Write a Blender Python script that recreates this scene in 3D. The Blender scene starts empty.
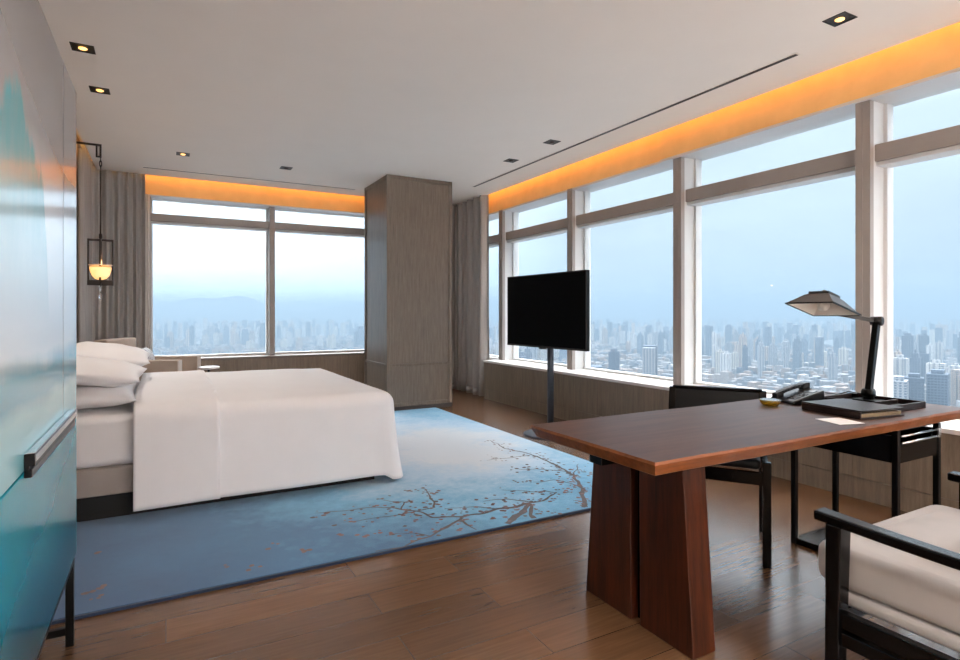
import bpy, bmesh, math, random
from mathutils import Vector, Matrix, noise
R = random.Random(7)
S = bpy.context.scene
C = S.collection
PI = math.pi

# ------------------------------------------------------------------ materials
def lin(c):
    return tuple(((v/255)/12.92 if v/255 <= .04045 else ((v/255+.055)/1.055)**2.4) for v in c)+(1,)

class NT:
    def __init__(s, name):
        s.m = bpy.data.materials.new(name); s.m.use_nodes = True
        s.t = s.m.node_tree; s.t.nodes.clear()
        s.out = s.t.nodes.new('ShaderNodeOutputMaterial')
    def n(s, typ, ins=None, **kw):
        nd = s.t.nodes.new('ShaderNode'+typ)
        for k, v in kw.items(): setattr(nd, k, v)
        for k, v in (ins or {}).items(): s.set(nd, k, v)
        return nd
    def set(s, nd, k, v):
        sock = nd.inputs[k]
        if isinstance(v, bpy.types.NodeSocket): s.t.links.new(v, sock)
        else: sock.default_value = v
    def coords(s, scale=(1,1,1), rot=(0,0,0), kind='Object'):
        tc = s.n('TexCoord'); mp = s.n('Mapping', {'Vector': tc.outputs[kind], 'Scale': scale, 'Rotation': rot})
        return mp.outputs['Vector']
    def noise(s, vec, scale=5, detail=4, rough=.55):
        return s.n('TexNoise', {'Vector': vec, 'Scale': scale, 'Detail': detail, 'Roughness': rough}).outputs['Fac']
    def ramp(s, fac, stops):
        r = s.n('ValToRGB', {'Fac': fac}); cr = r.color_ramp
        while len(cr.elements) < len(stops): cr.elements.new(.5)
        for e, (p, c) in zip(cr.elements, stops): e.position = p; e.color = c
        return r.outputs['Color']
    def mix(s, fac, a, b, blend='MIX'):
        m = s.n('Mix', data_type='RGBA', blend_type=blend)
        s.set(m, 0, fac); s.set(m, 6, a); s.set(m, 7, b)
        return m.outputs[2]
    def math(s, op, a, b=None, c=None):
        m = s.n('Math', operation=op)
        for i, v in enumerate((a, b, c)):
            if v is not None: s.set(m, i, v)
        return m.outputs[0]
    def bump(s, h, strength=.2, dist=.01):
        return s.n('Bump', {'Height': h, 'Strength': strength, 'Distance': dist}).outputs['Normal']
    def pbr(s, **k):
        ins = {}
        names = dict(color='Base Color', rough='Roughness', metal='Metallic', normal='Normal', spec='Specular IOR Level',
                     coat='Coat Weight', coatr='Coat Roughness', sheen='Sheen Weight', emit='Emission Color', estr='Emission Strength',
                     trans='Transmission Weight', ior='IOR', aniso='Anisotropic')
        for a, v in k.items(): ins[names[a]] = v
        b = s.n('BsdfPrincipled', ins)
        s.t.links.new(b.outputs[0], s.out.inputs[0]); return s.m

def plain(name, rgb, rough=.5, var=.06, scale=20, bump=0, **k):
    t = NT(name); v = t.coords(); n = t.noise(v, scale)
    c = lin(rgb); a = tuple(x*(1-var) for x in c[:3])+(1,); b = tuple(min(1, x*(1+var)) for x in c[:3])+(1,)
    if bump: k['normal'] = t.bump(n, bump, .004)
    return t.pbr(color=t.ramp(n, [(.3, a), (.7, b)]), rough=rough, **k)

def wood(name, dark, light, axis='z', rough=.45, scale=1.0, **k):
    t = NT(name); st = {'x': (.6, 9, 9), 'y': (9, .6, 9), 'z': (9, 9, .6)}[axis]
    v = t.coords(tuple(q*scale for q in st)); n = t.noise(v, 3.5, 8, .62); n2 = t.noise(t.coords(tuple(q*scale*4 for q in st)), 6, 4)
    f = t.math('ADD', t.math('MULTIPLY', n, .7), t.math('MULTIPLY', n2, .3))
    return t.pbr(color=t.ramp(f, [(.32, lin(dark)), (.68, lin(light))]), rough=rough, normal=t.bump(f, .08, .004), **k)

def fabric(name, rgb, weave=260, rough=.85, bump=.15, var=.08, **k):
    t = NT(name); v = t.coords()
    n = t.noise(v, weave, 2); n2 = t.noise(v, 6, 4)
    c = lin(rgb); a = tuple(x*(1-var) for x in c[:3])+(1,); b = tuple(min(1, x*(1+var)) for x in c[:3])+(1,)
    return t.pbr(color=t.ramp(n2, [(.3, a), (.7, b)]), rough=rough, normal=t.bump(n, bump, .002), sheen=k.pop('sheen', .2), **k)

M = {}
M['ceiling'] = plain('ceiling_paint', (240, 232, 224), .9, .01, 3)
M['wallwood'] = wood('taupe_wood_veneer', (104, 90, 76), (138, 122, 104), 'z', .45, 1.6)
M['columnwood'] = wood('column_veneer', (90, 79, 69), (124, 111, 98), 'z', .42, 1.6)
M['skirt'] = plain('dark_bronze_skirting', (58, 52, 50), .5)
M['sill'] = plain('white_stone', (226, 220, 216), .35, .03, 8)
M['mullion'] = plain('grey_metal_lit', (208, 208, 207), .4, .02, 6)  # lighter tone of the post metal, with window light put into the colour
M['mullion_face'] = plain('grey_metal_shaded', (150, 142, 137), .4, .03, 6)  # same post metal, coloured darker for the faces turned from the window
M['sillmetal'] = plain('brown_metal_sill', (112, 99, 91), .5, .03, 6)
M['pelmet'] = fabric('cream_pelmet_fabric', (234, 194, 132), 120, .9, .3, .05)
M['black'] = plain('black_lacquer_wood', (7, 7, 8), .22, .2, 12, spec=.28)
M['blackmetal'] = plain('black_metal', (7, 7, 7), .3, .15, 12, spec=.22)
M['bronze'] = plain('dark_bronze', (46, 38, 34), .35, .15, 12, metal=.6)
M['leather'] = plain('black_leather', (17, 20, 23), .38, .2, 90, .15, spec=.3)
M['brownleather'] = plain('dark_brown_leather', (32, 20, 18), .42, .2, 120, .15, spec=.3)
M['chrome'] = plain('brushed_steel', (200, 200, 200), .25, .05, 30, metal=1.0)
M['steelpole'] = plain('grey_steel', (70, 74, 82), .4, .05, 30, metal=.6)
M['screen'] = plain('black_screen', (3, 3, 3), .6, .1, 8, spec=.05)
M['linen'] = fabric('white_linen', (244, 242, 243), 300, .9, .05, .012)
M['sheet'] = fabric('white_sheet', (240, 238, 239), 300, .9, .05, .012)
M['bedbase'] = fabric('taupe_bed_upholstery', (150, 140, 134), 200, .8, .2)
M['plinth'] = plain('black_bed_plinth', (8, 8, 8), .8)
M['beige'] = fabric('beige_chair_fabric', (178, 160, 144), 220, .9, .2)
M['palebeige'] = fabric('pale_beige_fabric', (222, 208, 196), 220, .9, .2)
M['cream'] = fabric('cream_linen_upholstery', (170, 164, 160), 420, .9, .3, .05)
M['paper'] = plain('white_paper', (240, 236, 232), .7, .01, 10)
M['gilt'] = plain('gilt_page_edges', (120, 102, 74), .5, .1, 60)
M['deskleg'] = wood('walnut_leg', (20, 8, 4), (82, 38, 18), 'z', .4, .8, spec=.3)
M['desktop'] = wood('walnut_top', (56, 37, 30), (90, 62, 50), 'x', .45, 1.0, spec=.25)
M['deskedge'] = wood('walnut_edge', (90, 48, 22), (138, 80, 40), 'x', .36, 1.4)
M['rugedge'] = fabric('navy_rug_binding', (22, 40, 66), 150, .95, .3)
M['branch'] = fabric('brown_pile', (84, 76, 78), 300, .95, .3, .25)
M['blossom'] = fabric('copper_pile', (118, 88, 86), 300, .95, .3, .3)
M['lampshade'] = plain('charcoal_metal_shade', (34, 31, 30), .5, .06, 20)
M['lampinner'] = plain('cream_enamel', (240, 234, 226), .6, .02, 20)
M['frosted'] = plain('frosted_bulb_glass', (235, 230, 220), .35, .02, 20)
M['plastic'] = plain('black_phone_plastic', (15, 15, 17), .32, .1, 40, spec=.35)
M['key'] = plain('grey_phone_key', (66, 68, 72), .4, .05, 40)
M['lcd'] = plain('phone_display', (92, 100, 104), .2, .03, 40)

def curtain_mat():
    t = NT('silver_taupe_curtain'); v = t.coords((40, 40, 1.0)); n = t.noise(v, 4, 4)
    return t.pbr(color=t.ramp(n, [(.3, lin((150, 146, 143))), (.7, lin((170, 166, 163)))]), rough=.32, spec=.75, normal=t.bump(n, .05, .002))
M['curtain'] = curtain_mat()
def sheer_mat():
    return fabric('pale_curtain_lining', (206, 200, 196), 200, .8, .1)
M['lining'] = sheer_mat()

def glass_mat():
    t = NT('window_glass')
    tr = t.n('BsdfTransparent', {'Color': (.97, .985, .99, 1)}); gl = t.n('BsdfGlossy', {'Color': (.9, .95, 1, 1), 'Roughness': .02})
    lw = t.n('LayerWeight', {'Blend': .12}); f = t.math('MULTIPLY', lw.outputs['Fresnel'], .35)
    mx = t.n('MixShader', {0: f, 1: tr.outputs[0], 2: gl.outputs[0]}); t.t.links.new(mx.outputs[0], t.out.inputs[0]); return t.m
M['glass'] = glass_mat()
def clear_glass(name, col, rough=.03):
    t = NT(name); return t.pbr(color=col, rough=rough, trans=.9, ior=1.45)
M['crystal'] = clear_glass('clear_crystal', (.95, .97, 1, 1))
M['amber'] = clear_glass('amber_glass', (.95, .66, .12, 1))

def glow(name, rgb, strength, base=(240, 230, 210)):
    t = NT(name); n = t.noise(t.coords(), 9, 5)
    a = tuple(x*.55 for x in rgb)+(1,); b = tuple(rgb)+(1,)
    return t.pbr(color=lin(base), rough=.5, emit=t.ramp(n, [(.3, a), (.7, b)]), estr=strength)
M['alabaster'] = glow('lit_alabaster', (1, .52, .13), 1.0)
M['lampglow'] = glow('lit_halogen', (1, .50, .12), 1.6)

def floor_mat():
    t = NT('oak_plank_floor'); v = t.coords()
    br = t.n('TexBrick', {'Vector': v, 'Color1': (.32, .32, .32, 1), 'Color2': (.68, .68, .68, 1), 'Mortar': (0, 0, 0, 1), 'Scale': 1.0, 'Mortar Size': .0016,
                          'Mortar Smooth': .1, 'Bias': 0., 'Brick Width': 1.25, 'Row Height': .19})
    br.offset = .37; br.offset_frequency = 2
    g = t.noise(t.coords((1.2, 22, 1)), 3, 8, .6)
    f = t.math('ADD', t.math('MULTIPLY', br.outputs['Color'], .55), t.math('MULTIPLY', g, .45))
    col = t.ramp(f, [(.25, lin((70, 48, 32))), (.5, lin((94, 66, 44))), (.75, lin((116, 84, 58)))])
    col = t.mix(t.math('MULTIPLY', br.outputs['Fac'], .65), col, lin((46, 32, 24)))
    return t.pbr(color=col, rough=.24, spec=.72)
M['floor'] = floor_mat()

def rug_mat():
    t = NT('watercolour_blue_rug_pile'); tc = t.n('TexCoord').outputs['Object']
    sx = t.n('SeparateXYZ', {'Vector': tc}); x, y = sx.outputs[0], sx.outputs[1]
    n = t.noise(tc, 1.3, 6, .62); n2 = t.noise(tc, 16, 6, .75)
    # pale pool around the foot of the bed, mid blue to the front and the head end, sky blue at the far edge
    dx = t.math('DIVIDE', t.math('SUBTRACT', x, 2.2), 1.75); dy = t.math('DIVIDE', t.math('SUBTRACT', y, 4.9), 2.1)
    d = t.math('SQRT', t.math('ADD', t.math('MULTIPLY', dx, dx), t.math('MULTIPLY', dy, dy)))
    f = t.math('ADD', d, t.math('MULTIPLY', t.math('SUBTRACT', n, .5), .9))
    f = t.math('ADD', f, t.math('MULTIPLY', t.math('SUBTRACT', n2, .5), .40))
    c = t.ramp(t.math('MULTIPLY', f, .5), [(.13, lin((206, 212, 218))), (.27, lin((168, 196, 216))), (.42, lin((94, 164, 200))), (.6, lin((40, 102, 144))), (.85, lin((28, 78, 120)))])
    return t.pbr(color=c, rough=.95, sheen=.3, normal=t.bump(t.noise(tc, 350, 2), .35, .004))
M['rug'] = rug_mat()

def cabinet_mat(lower):
    t = NT('painted_lacquer_lower' if lower else 'painted_lacquer_upper'); tc = t.n('TexCoord').outputs['Object']
    sx = t.n('SeparateXYZ', {'Vector': tc}); y, z = t.math('ADD', sx.outputs[1], 1.6), sx.outputs[2]
    n = t.noise(t.coords((1, 1, .5)), 3.0, 7, .6); n3 = t.noise(t.coords((1, 1.8, .6)), 5, 6, .6)
    if lower:
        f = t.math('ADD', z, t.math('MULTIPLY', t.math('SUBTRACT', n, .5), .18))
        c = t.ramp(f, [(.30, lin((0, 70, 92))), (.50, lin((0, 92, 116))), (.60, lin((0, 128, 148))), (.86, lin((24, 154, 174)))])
    else:
        zz = t.math('DIVIDE', t.math('SUBTRACT', z, .8), 1.3)
        base = t.ramp(t.math('ADD', zz, t.math('MULTIPLY', t.math('SUBTRACT', n, .5), .05)),
                      [(.02, lin((120, 194, 206))), (.15, lin((150, 204, 214))), (.18, lin((96, 164, 188))), (.225, lin((106, 172, 192))), (.27, lin((226, 232, 234))), (.56, lin((218, 220, 222))), (.72, lin((146, 144, 146))), (.88, lin((120, 118, 120)))])
        # ink-wash peak: a teal mound whose ridge falls away along the door
        r1 = t.math('SUBTRACT', 1.78, t.math('MULTIPLY', t.math('ABSOLUTE', t.math('SUBTRACT', y, 1.67)), .55))
        r2 = t.math('SUBTRACT', 1.60, t.math('MULTIPLY', t.math('SUBTRACT', y, 1.99), 4.0))
        ridge = t.math('ADD', t.math('MINIMUM', r1, r2), t.math('ADD', t.math('MULTIPLY', t.math('SUBTRACT', n3, .5), .26), t.math('MULTIPLY', t.math('SUBTRACT', n, .5), .12)))
        k = t.n('MapRange', {'Value': t.math('SUBTRACT', ridge, z), 'From Min': -.015, 'From Max': .03}).outputs[0]
        fade = t.n('MapRange', {'Value': z, 'From Min': 1.22, 'From Max': 1.62}).outputs[0]
        mk = t.math('MULTIPLY', t.math('MULTIPLY', k, fade), t.math('ADD', t.math('MULTIPLY', n3, .6), .5))
        c = t.mix(t.math('MINIMUM', mk, .97), base, lin((26, 156, 168)))
    return t.pbr(color=c, rough=.22, spec=.22 if lower else .4, coat=.10 if lower else .3, coatr=.08)
M['cab_up'] = cabinet_mat(False); M['cab_low'] = cabinet_mat(True)
M['cab_side'] = plain('grey_lacquer', (128, 127, 130), .3, .02, 5, coat=.4, coatr=.1)

CITY = .30     # city colours scaled down evenly to balance the very bright overhead sky
def dim(c, CITY=CITY): return tuple(v*CITY for v in c[:3])+(1,)
def facade(name, wall, glassc, fw=3.2, fh=3.3, ratio=.5):
    t = NT(name); tc = t.n('TexCoord').outputs['Object']; sx = t.n('SeparateXYZ', {'Vector': tc})
    u = t.math('ADD', sx.outputs[0], sx.outputs[1])
    a = t.math('LESS_THAN', t.math('FRACT', t.math('DIVIDE', u, fw)), ratio); b = t.math('LESS_THAN', t.math('FRACT', t.math('DIVIDE', sx.outputs[2], fh)), .6)
    g = t.math('MULTIPLY', a, b)
    up = t.math('GREATER_THAN', t.n('SeparateXYZ', {'Vector': t.n('NewGeometry').outputs['Normal']}).outputs[2], .5)
    g = t.math('MULTIPLY', g, t.math('SUBTRACT', 1, up))
    oi = t.n('ObjectInfo').outputs['Random']
    w = t.mix(oi, dim(lin(wall)), dim(lin(tuple(min(255, q*1.12+8) for q in wall))))
    return t.pbr(color=t.mix(g, w, dim(lin(glassc))), rough=.7)
FAC = [facade('facade_cream', (226, 216, 204), (110, 124, 140), 5.5), facade('facade_bluegrey', (134, 150, 170), (70, 92, 118), 4.0, 3.6, .7),
       facade('facade_white', (236, 236, 236), (120, 140, 160), 6.5, 3.1, .45), facade('facade_tan', (206, 186, 170), (98, 104, 120), 7.0),
       facade('facade_slate', (96, 112, 134), (60, 80, 106), 3.5, 3.6, .75), facade('facade_grey', (176, 182, 190), (92, 108, 130), 5.0)]
def lowrise_mat():
    t = NT('low_roofs'); tc = t.n('TexCoord').outputs['Object']
    v = t.n('TexVoronoi', {'Vector': tc, 'Scale': .022}); r = t.n('SeparateXYZ', {'Vector': v.outputs['Color']}).outputs[0]
    c = t.ramp(r, [(.1, dim(lin((120, 132, 150)))), (.3, dim(lin((180, 176, 174)))), (.5, dim(lin((126, 136, 150)))), (.7, dim(lin((214, 214, 216)))), (.85, dim(lin((176, 158, 148))))])
    return t.pbr(color=c, rough=.85)
M['lowrise'] = lowrise_mat()
def ground_mat():
    t = NT('city_ground'); tc = t.n('TexCoord').outputs['Object']; n = t.noise(tc, .006, 8, .7)
    v = t.n('TexVoronoi', {'Vector': tc, 'Scale': .006}, feature='DISTANCE_TO_EDGE').outputs['Distance']
    c = t.ramp(n, [(.35, dim(lin((96, 110, 116)))), (.5, dim(lin((134, 144, 150)))), (.65, dim(lin((150, 156, 160))))])
    return t.pbr(color=t.mix(t.math('LESS_THAN', v, .06), c, dim(lin((140, 146, 154)))), rough=.9)
M['ground'] = ground_mat()
M['hill'] = plain('forested_hill', (38, 50, 54), .95, .1, .004)
def haze_mat():
    t = NT('city_haze'); col = (.186, .250, .308, 1); D = 1/2400
    a = t.n('VolumeScatter', {'Color': col, 'Density': D}); b = t.n('VolumeAbsorption', {'Color': col, 'Density': D})
    s = t.n('AddShader', {0: a.outputs[0], 1: b.outputs[0]}); t.t.links.new(s.outputs[0], t.out.inputs[1]); return t.m
M['haze'] = haze_mat()

# ------------------------------------------------------------------ mesh building
class MB:
    def __init__(s): s.v, s.f, s.mi, s.cur, s.sm = [], [], [], 0, []
    def mat(s, i): s.cur = i; return s
    def add(s, verts, faces, smooth=False):
        b = len(s.v); s.v += [tuple(p) for p in verts]
        for f in faces: s.f.append(tuple(b+i for i in f)); s.mi.append(s.cur); s.sm.append(smooth)
        return s
    def box(s, x0, x1, y0, y1, z0, z1):
        return s.add([(x0,y0,z0),(x1,y0,z0),(x1,y1,z0),(x0,y1,z0),(x0,y0,z1),(x1,y0,z1),(x1,y1,z1),(x0,y1,z1)],
                     [(3,2,1,0),(4,5,6,7),(0,1,5,4),(1,2,6,5),(2,3,7,6),(3,0,4,7)])
    def hexa(s, bot, top):   # four bottom and four top corners, counter-clockwise from above
        return s.add(list(bot)+list(top), [(3,2,1,0),(4,5,6,7),(0,1,5,4),(1,2,6,5),(2,3,7,6),(3,0,4,7)])
    def beam(s, a, b, w, h, up=(0,0,1)):
        a, b = Vector(a), Vector(b); d = (b-a).normalized(); u = Vector(up)
        if abs(d.dot(u)) > .98: u = Vector((0,1,0))
        l = u.cross(d).normalized()*w/2; u = d.cross(l).normalized()*h/2
        q = [-l-u, l-u, l+u, -l+u]
        return s.add([a+p for p in q]+[b+p for p in q], [(3,2,1,0),(4,5,6,7),(0,1,5,4),(1,2,6,5),(2,3,7,6),(3,0,4,7)])
    def tube(s, pts, r, n=12, closed=False):
        pts = [Vector(p) for p in pts]; vs, fs = [], []; m = len(pts)
        ref = Vector((0,0,1)) if abs((pts[1]-pts[0]).normalized().z) < .9 else Vector((0,1,0))
        for i, p in enumerate(pts):
            if closed: d = (pts[(i+1)%m]-pts[i-1]).normalized()
            else: d = (pts[min(i+1,m-1)]-pts[max(i-1,0)]).normalized()
            l = ref.cross(d).normalized(); u = d.cross(l).normalized(); ref = u if abs(u.length) > .1 else ref
            rr = r[i] if isinstance(r, (list, tuple)) else r
            for k in range(n):
                a = 2*PI*k/n; vs.append(p+l*math.cos(a)*rr+u*math.sin(a)*rr)
        for i in range(m if closed else m-1):
            j = (i+1) % m
            for k in range(n): fs.append((i*n+k, i*n+(k+1)%n, j*n+(k+1)%n, j*n+k))
        if not closed: fs += [tuple(range(n-1,-1,-1)), tuple((m-1)*n+k for k in range(n))]
        return s.add(vs, fs, True)
    def lathe(s, prof, c=(0,0,0), n=32):
        vs, fs = [], []
        for r, z in prof:
            for k in range(n): a = 2*PI*k/n; vs.append((c[0]+r*math.cos(a), c[1]+r*math.sin(a), c[2]+z))
        for i in range(len(prof)-1):
            for k in range(n): fs.append((i*n+k, i*n+(k+1)%n, (i+1)*n+(k+1)%n, (i+1)*n+k))
        if prof[0][0] > 1e-5: fs.append(tuple(range(n-1,-1,-1)))
        if prof[-1][0] > 1e-5: fs.append(tuple((len(prof)-1)*n+k for k in range(n)))
        return s.add(vs, fs, True)
    def cyl(s, c, r, h, n=32): return s.lathe([(r,0),(r,h)], c, n)
    def prism(s, pts, z0, z1):
        n = len(pts)
        return s.add([(x,y,z0) for x,y in pts]+[(x,y,z1) for x,y in pts], [tuple(range(n-1,-1,-1)), tuple(range(n,2*n))]+[(i,(i+1)%n,n+(i+1)%n,n+i) for i in range(n)])
    def grid(s, fn, nu, nv, smooth=True):
        vs = [fn(i/nu, j/nv) for j in range(nv+1) for i in range(nu+1)]; w = nu+1
        return s.add(vs, [(j*w+i, j*w+i+1, (j+1)*w+i+1, (j+1)*w+i) for j in range(nv) for i in range(nu)], smooth)
    def xf(s, mat):
        s.v = [tuple(mat @ Vector(p)) for p in s.v]; return s
    def build(s, name, mats, parent=None, bevel=0, seg=2, sub=0, solid=0, loc=None, recalc=False, local=False):
        me = bpy.data.meshes.new(name)
        off = Vector((0,0,0))
        if parent is not None and not local:
            off = Vector(parent['_o'])
        elif loc is not None: off = Vector(loc)
        me.from_pydata([tuple(Vector(p)-off) for p in s.v], [], s.f)
        for m in (mats if isinstance(mats, (list, tuple)) else [mats]): me.materials.append(m)
        for p, mi, sm in zip(me.polygons, s.mi, s.sm): p.material_index = mi; p.use_smooth = sm or sub > 0
        if recalc:
            bm = bmesh.new(); bm.from_mesh(me); bmesh.ops.remove_doubles(bm, verts=bm.verts, dist=1e-5); bmesh.ops.recalc_face_normals(bm, faces=bm.faces); bm.to_mesh(me); bm.free()
        me.update()
        o = bpy.data.objects.new(name, me); C.objects.link(o)
        if parent is not None:
            o.parent = parent
            if not local:
                po = Vector(parent['_o'])
                gp = parent.parent
                o.location = (0,0,0) if gp is None or True else po
        elif loc is not None: o.location = off
        o['_o'] = tuple(off)
        if solid: md = o.modifiers.new('thickness', 'SOLIDIFY'); md.thickness = solid; md.offset = -1
        if bevel:
            md = o.modifiers.new('bevel', 'BEVEL'); md.width = bevel; md.segments = seg; md.limit_method = 'ANGLE'; md.angle_limit = .6; md.harden_normals = False
        if sub: md = o.modifiers.new('smooth', 'SUBSURF'); md.levels = sub; md.render_levels = sub
        return o

def tag(o, label=None, cat=None, group=None, kind=None):
    if label: o['label'] = label
    if cat: o['category'] = cat
    if group: o['group'] = group
    if kind: o['kind'] = kind
    return o
def thing(name, label, cat, loc=(0,0,0), group=None):
    o = bpy.data.objects.new(name, None); C.objects.link(o); o.location = loc; o.empty_display_size = .1
    o['_o'] = tuple(loc)
    return tag(o, label, cat, group)
def struct(name, loc=(0,0,0)):
    o = bpy.data.objects.new(name, None); C.objects.link(o); o.location = loc; o['_o'] = tuple(loc); o['kind'] = 'structure'; return o
def dup(root, loc, rotz=0, label=None, group=None):
    r = root.copy(); C.objects.link(r); r.location = loc; r.rotation_euler = (0,0,rotz); r['_o'] = tuple(loc)
    if label: r['label'] = label
    if group: r['group'] = group
    for ch in list(root.children):
        c = ch.copy(); C.objects.link(c); c.parent = r
        for g in ch.children:
            d = g.copy(); C.objects.link(d); d.parent = c
    return r

# ------------------------------------------------------------------ room numbers (metres; the camera stands over the origin)
H = 3.0; EX = 4.18; EY = 8.36; LX = -.74          # ceiling height and the edges of the ceiling slab
WX, WY, WL, WF = 4.52, 8.75, -.90, -3.0           # glass planes, wall behind the headboard, wall behind the camera
KX, KY = 4.08, 8.44                               # room faces of the window parapets
SZ, SZB = .562, .648                              # sill heights
PB = 2.764                                        # underside of the pelmets

MB().box(WL-.2, WX+.2, WF-.2, WY+.2, -.12, 0).build('floor', M['floor'])['kind'] = 'structure'
MB().box(LX, EX, WF, EY, H, 3.30).build('ceiling', M['ceiling'])['kind'] = 'structure'
MB().box(WL-.2, WX+.35, WF-.2, WY+.35, 3.30, 3.42).build('ceiling_upper', M['ceiling'])['kind'] = 'structure'

# the wood-veneered wall at the head of the bed
w = MB().box(WL-.15, WL, WF, WY+.2, 0, 3.30)
for i in range(9):
    y0 = WF+i*1.3; w.box(WL, WL+.012, y0+.006, min(y0+1.294, WY), .12, 3.2)
w.build('wall_left', M['wallwood'])['kind'] = 'structure'
MB().box(WL-.15, WX+.3, WF-.15, WF, 0, 3.30).build('wall_front', M['ceiling'])['kind'] = 'structure'

# parapet under the long run of windows, clad in veneer panels with shadow joints
w = MB().box(KX+.012, WX+.25, WF, 7.30, 0, SZ-.03)
for i in range(9):
    y1 = 7.30-i*1.28; y0 = max(y1-1.276, WF)
    w.box(KX, KX+.014, y0, y1, .145, SZ-.03)
w.box(KX, KX+.014, WF, 7.30, .0, .141)
w.box(WX-.05, WX+.25, 7.30, WY+.3, 0, SZ-.03)
w.build('wall_right', M['wallwood'])['kind'] = 'structure'
MB().box(KX-.012, WX-.03, WF, 7.31, SZ-.03, SZ).box(WX-.1, WX-.03, 7.31, WY-.1, SZ-.03, SZ).build('trim_1', M['sill'], bevel=.004)['kind'] = 'structure'
w = MB().box(WL, WX-.05, KY+.012, WY+.25, 0, SZB-.03)
for i in range(5):
    w.box(WL+i*1.1, WL+i*1.1+1.096, KY, KY+.014, .145, SZB-.03)
w.box(WL, KX, KY, KY+.014, 0, .141)
w.build('wall_back', M['wallwood'])['kind'] = 'structure'
MB().box(WL, WX-.1, KY-.01, WY-.03, SZB-.03, SZB).build('trim_2', M['sillmetal'], bevel=.004)['kind'] = 'structure'

# pelmets: the warm-lit bands above the glass (the nearer length stands a little proud of the farther one)
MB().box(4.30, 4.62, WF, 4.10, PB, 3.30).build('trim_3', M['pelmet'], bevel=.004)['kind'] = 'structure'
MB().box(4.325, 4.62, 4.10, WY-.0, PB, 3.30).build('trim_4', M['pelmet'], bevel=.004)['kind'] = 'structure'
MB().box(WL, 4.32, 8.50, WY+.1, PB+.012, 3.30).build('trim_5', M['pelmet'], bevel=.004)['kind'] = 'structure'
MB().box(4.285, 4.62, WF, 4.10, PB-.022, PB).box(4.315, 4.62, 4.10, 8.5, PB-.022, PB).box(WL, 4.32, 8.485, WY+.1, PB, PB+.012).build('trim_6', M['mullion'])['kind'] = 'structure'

# windows of the long side: each is one bay with its post, rail and glass
YS = [8.72, 7.218, 5.577, 3.905, 2.233, .57, -1.09, -2.75]
for i in range(len(YS)-1):
    y1, y0 = YS[i], YS[i+1]
    wn = struct(f'window_{i+1}', (WX, y0, 0))
    m = MB()
    m.mat(1).box(4.315, 4.36, y0-.045, y0+.003, SZ, PB).box(4.31, 4.36, y0+.003, y0+.05, SZ, PB)
    m.mat(0).box(4.36, WX+.08, y0-.045, y0+.05, SZ, PB)
    m.build('mullion', [M['mullion'], M['mullion_face']], wn)
    a, b = y0+.05, y1-.045
    r = MB().mat(0).box(4.37, 4.50, a+.01, b, 2.315, 2.435).mat(1).box(4.39, WX+.02, a, b, 2.285, 2.315)
    r.build('transom', [M['mullion_face'], M['mullion']], wn, bevel=.006)
    r = MB().box(WX-.04, WX+.05, a, b, SZ, SZ+.022).box(WX-.04, WX+.05, a, b, PB-.016, PB).box(WX-.03, WX+.05, a, a+.025, SZ, PB).box(WX-.03, WX+.05, b-.025, b, SZ, PB)
    r.build('frame', M['mullion'], wn)
    MB().box(WX+.01, WX+.022, a, b, SZ+.02, PB-.02).build('pane', M['glass'], wn)
XS = [-.895, -.215, 1.325, 2.90, 4.36]
for i in range(4):
    x0, x1 = XS[i], XS[i+1]
    wn = struct(f'window_{i+8}', (x0, WY, 0))
    MB().box(x0-.035, x0+.04, 8.56, WY+.08, SZB, PB).build('mullion', M['mullion_face'], wn, bevel=.006)
    a, b = x0+.04, x1-.035
    MB().mat(0).box(a, b, 8.60, WY, 2.455, 2.555).mat(1).box(a, b, 8.63, WY+.02, 2.43, 2.455).build('transom', [M['mullion_face'], M['mullion']], wn, bevel=.006)
    MB().box(a, b, WY-.04, WY+.05, SZB, SZB+.03).box(a, b, WY-.04, WY+.05, PB-.012, PB).box(a, a+.02, WY-.03, WY+.05, SZB, PB).box(b-.02, b, WY-.03, WY+.05, SZB, PB).build('frame', M['mullion'], wn)
    MB().box(a, b, WY+.01, WY+.022, SZB+.02, PB-.02).build('pane', M['glass'], wn)
MB().box(4.40, WX+.2, 8.55, WY+.2, 0, 3.3).build('trim_7', M['mullion_face'])['kind'] = 'structure'

# the clad column
cx0, cx1, cy0, cy1 = 2.437, 3.352, 6.87, 7.80
m = MB().mat(0).box(cx0+.015, cx1-.015, cy0+.015, cy1-.015, 0, H)
m.mat(1).box(cx0-.004, cx1+.004, cy0-.004, cy1+.004, 0, .055).mat(0)
for (a, b) in ((.075, .55), (.575, 2.955)):
    pass
st = .045
for x in (cx0, cx1-st):
    for y in (cy0, cy1-st): m.box(x, x+st, y, y+st, .055, H)
for z0, z1 in ((.055, .10), (.565, .60), (2.955, H)):
    m.box(cx0+.004, cx1-.004, cy0+.004, cy0+.03, z0, z1); m.box(cx0+.004, cx1-.004, cy1-.03, cy1-.004, z0, z1)
    m.box(cx0+.004, cx0+.03, cy0+.004, cy1-.004, z0, z1); m.box(cx1-.03, cx1-.004, cy0+.004, cy1-.004, z0, z1)
m.build('column', [M['columnwood'], M['skirt']], bevel=.004)['kind'] = 'structure'

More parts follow.
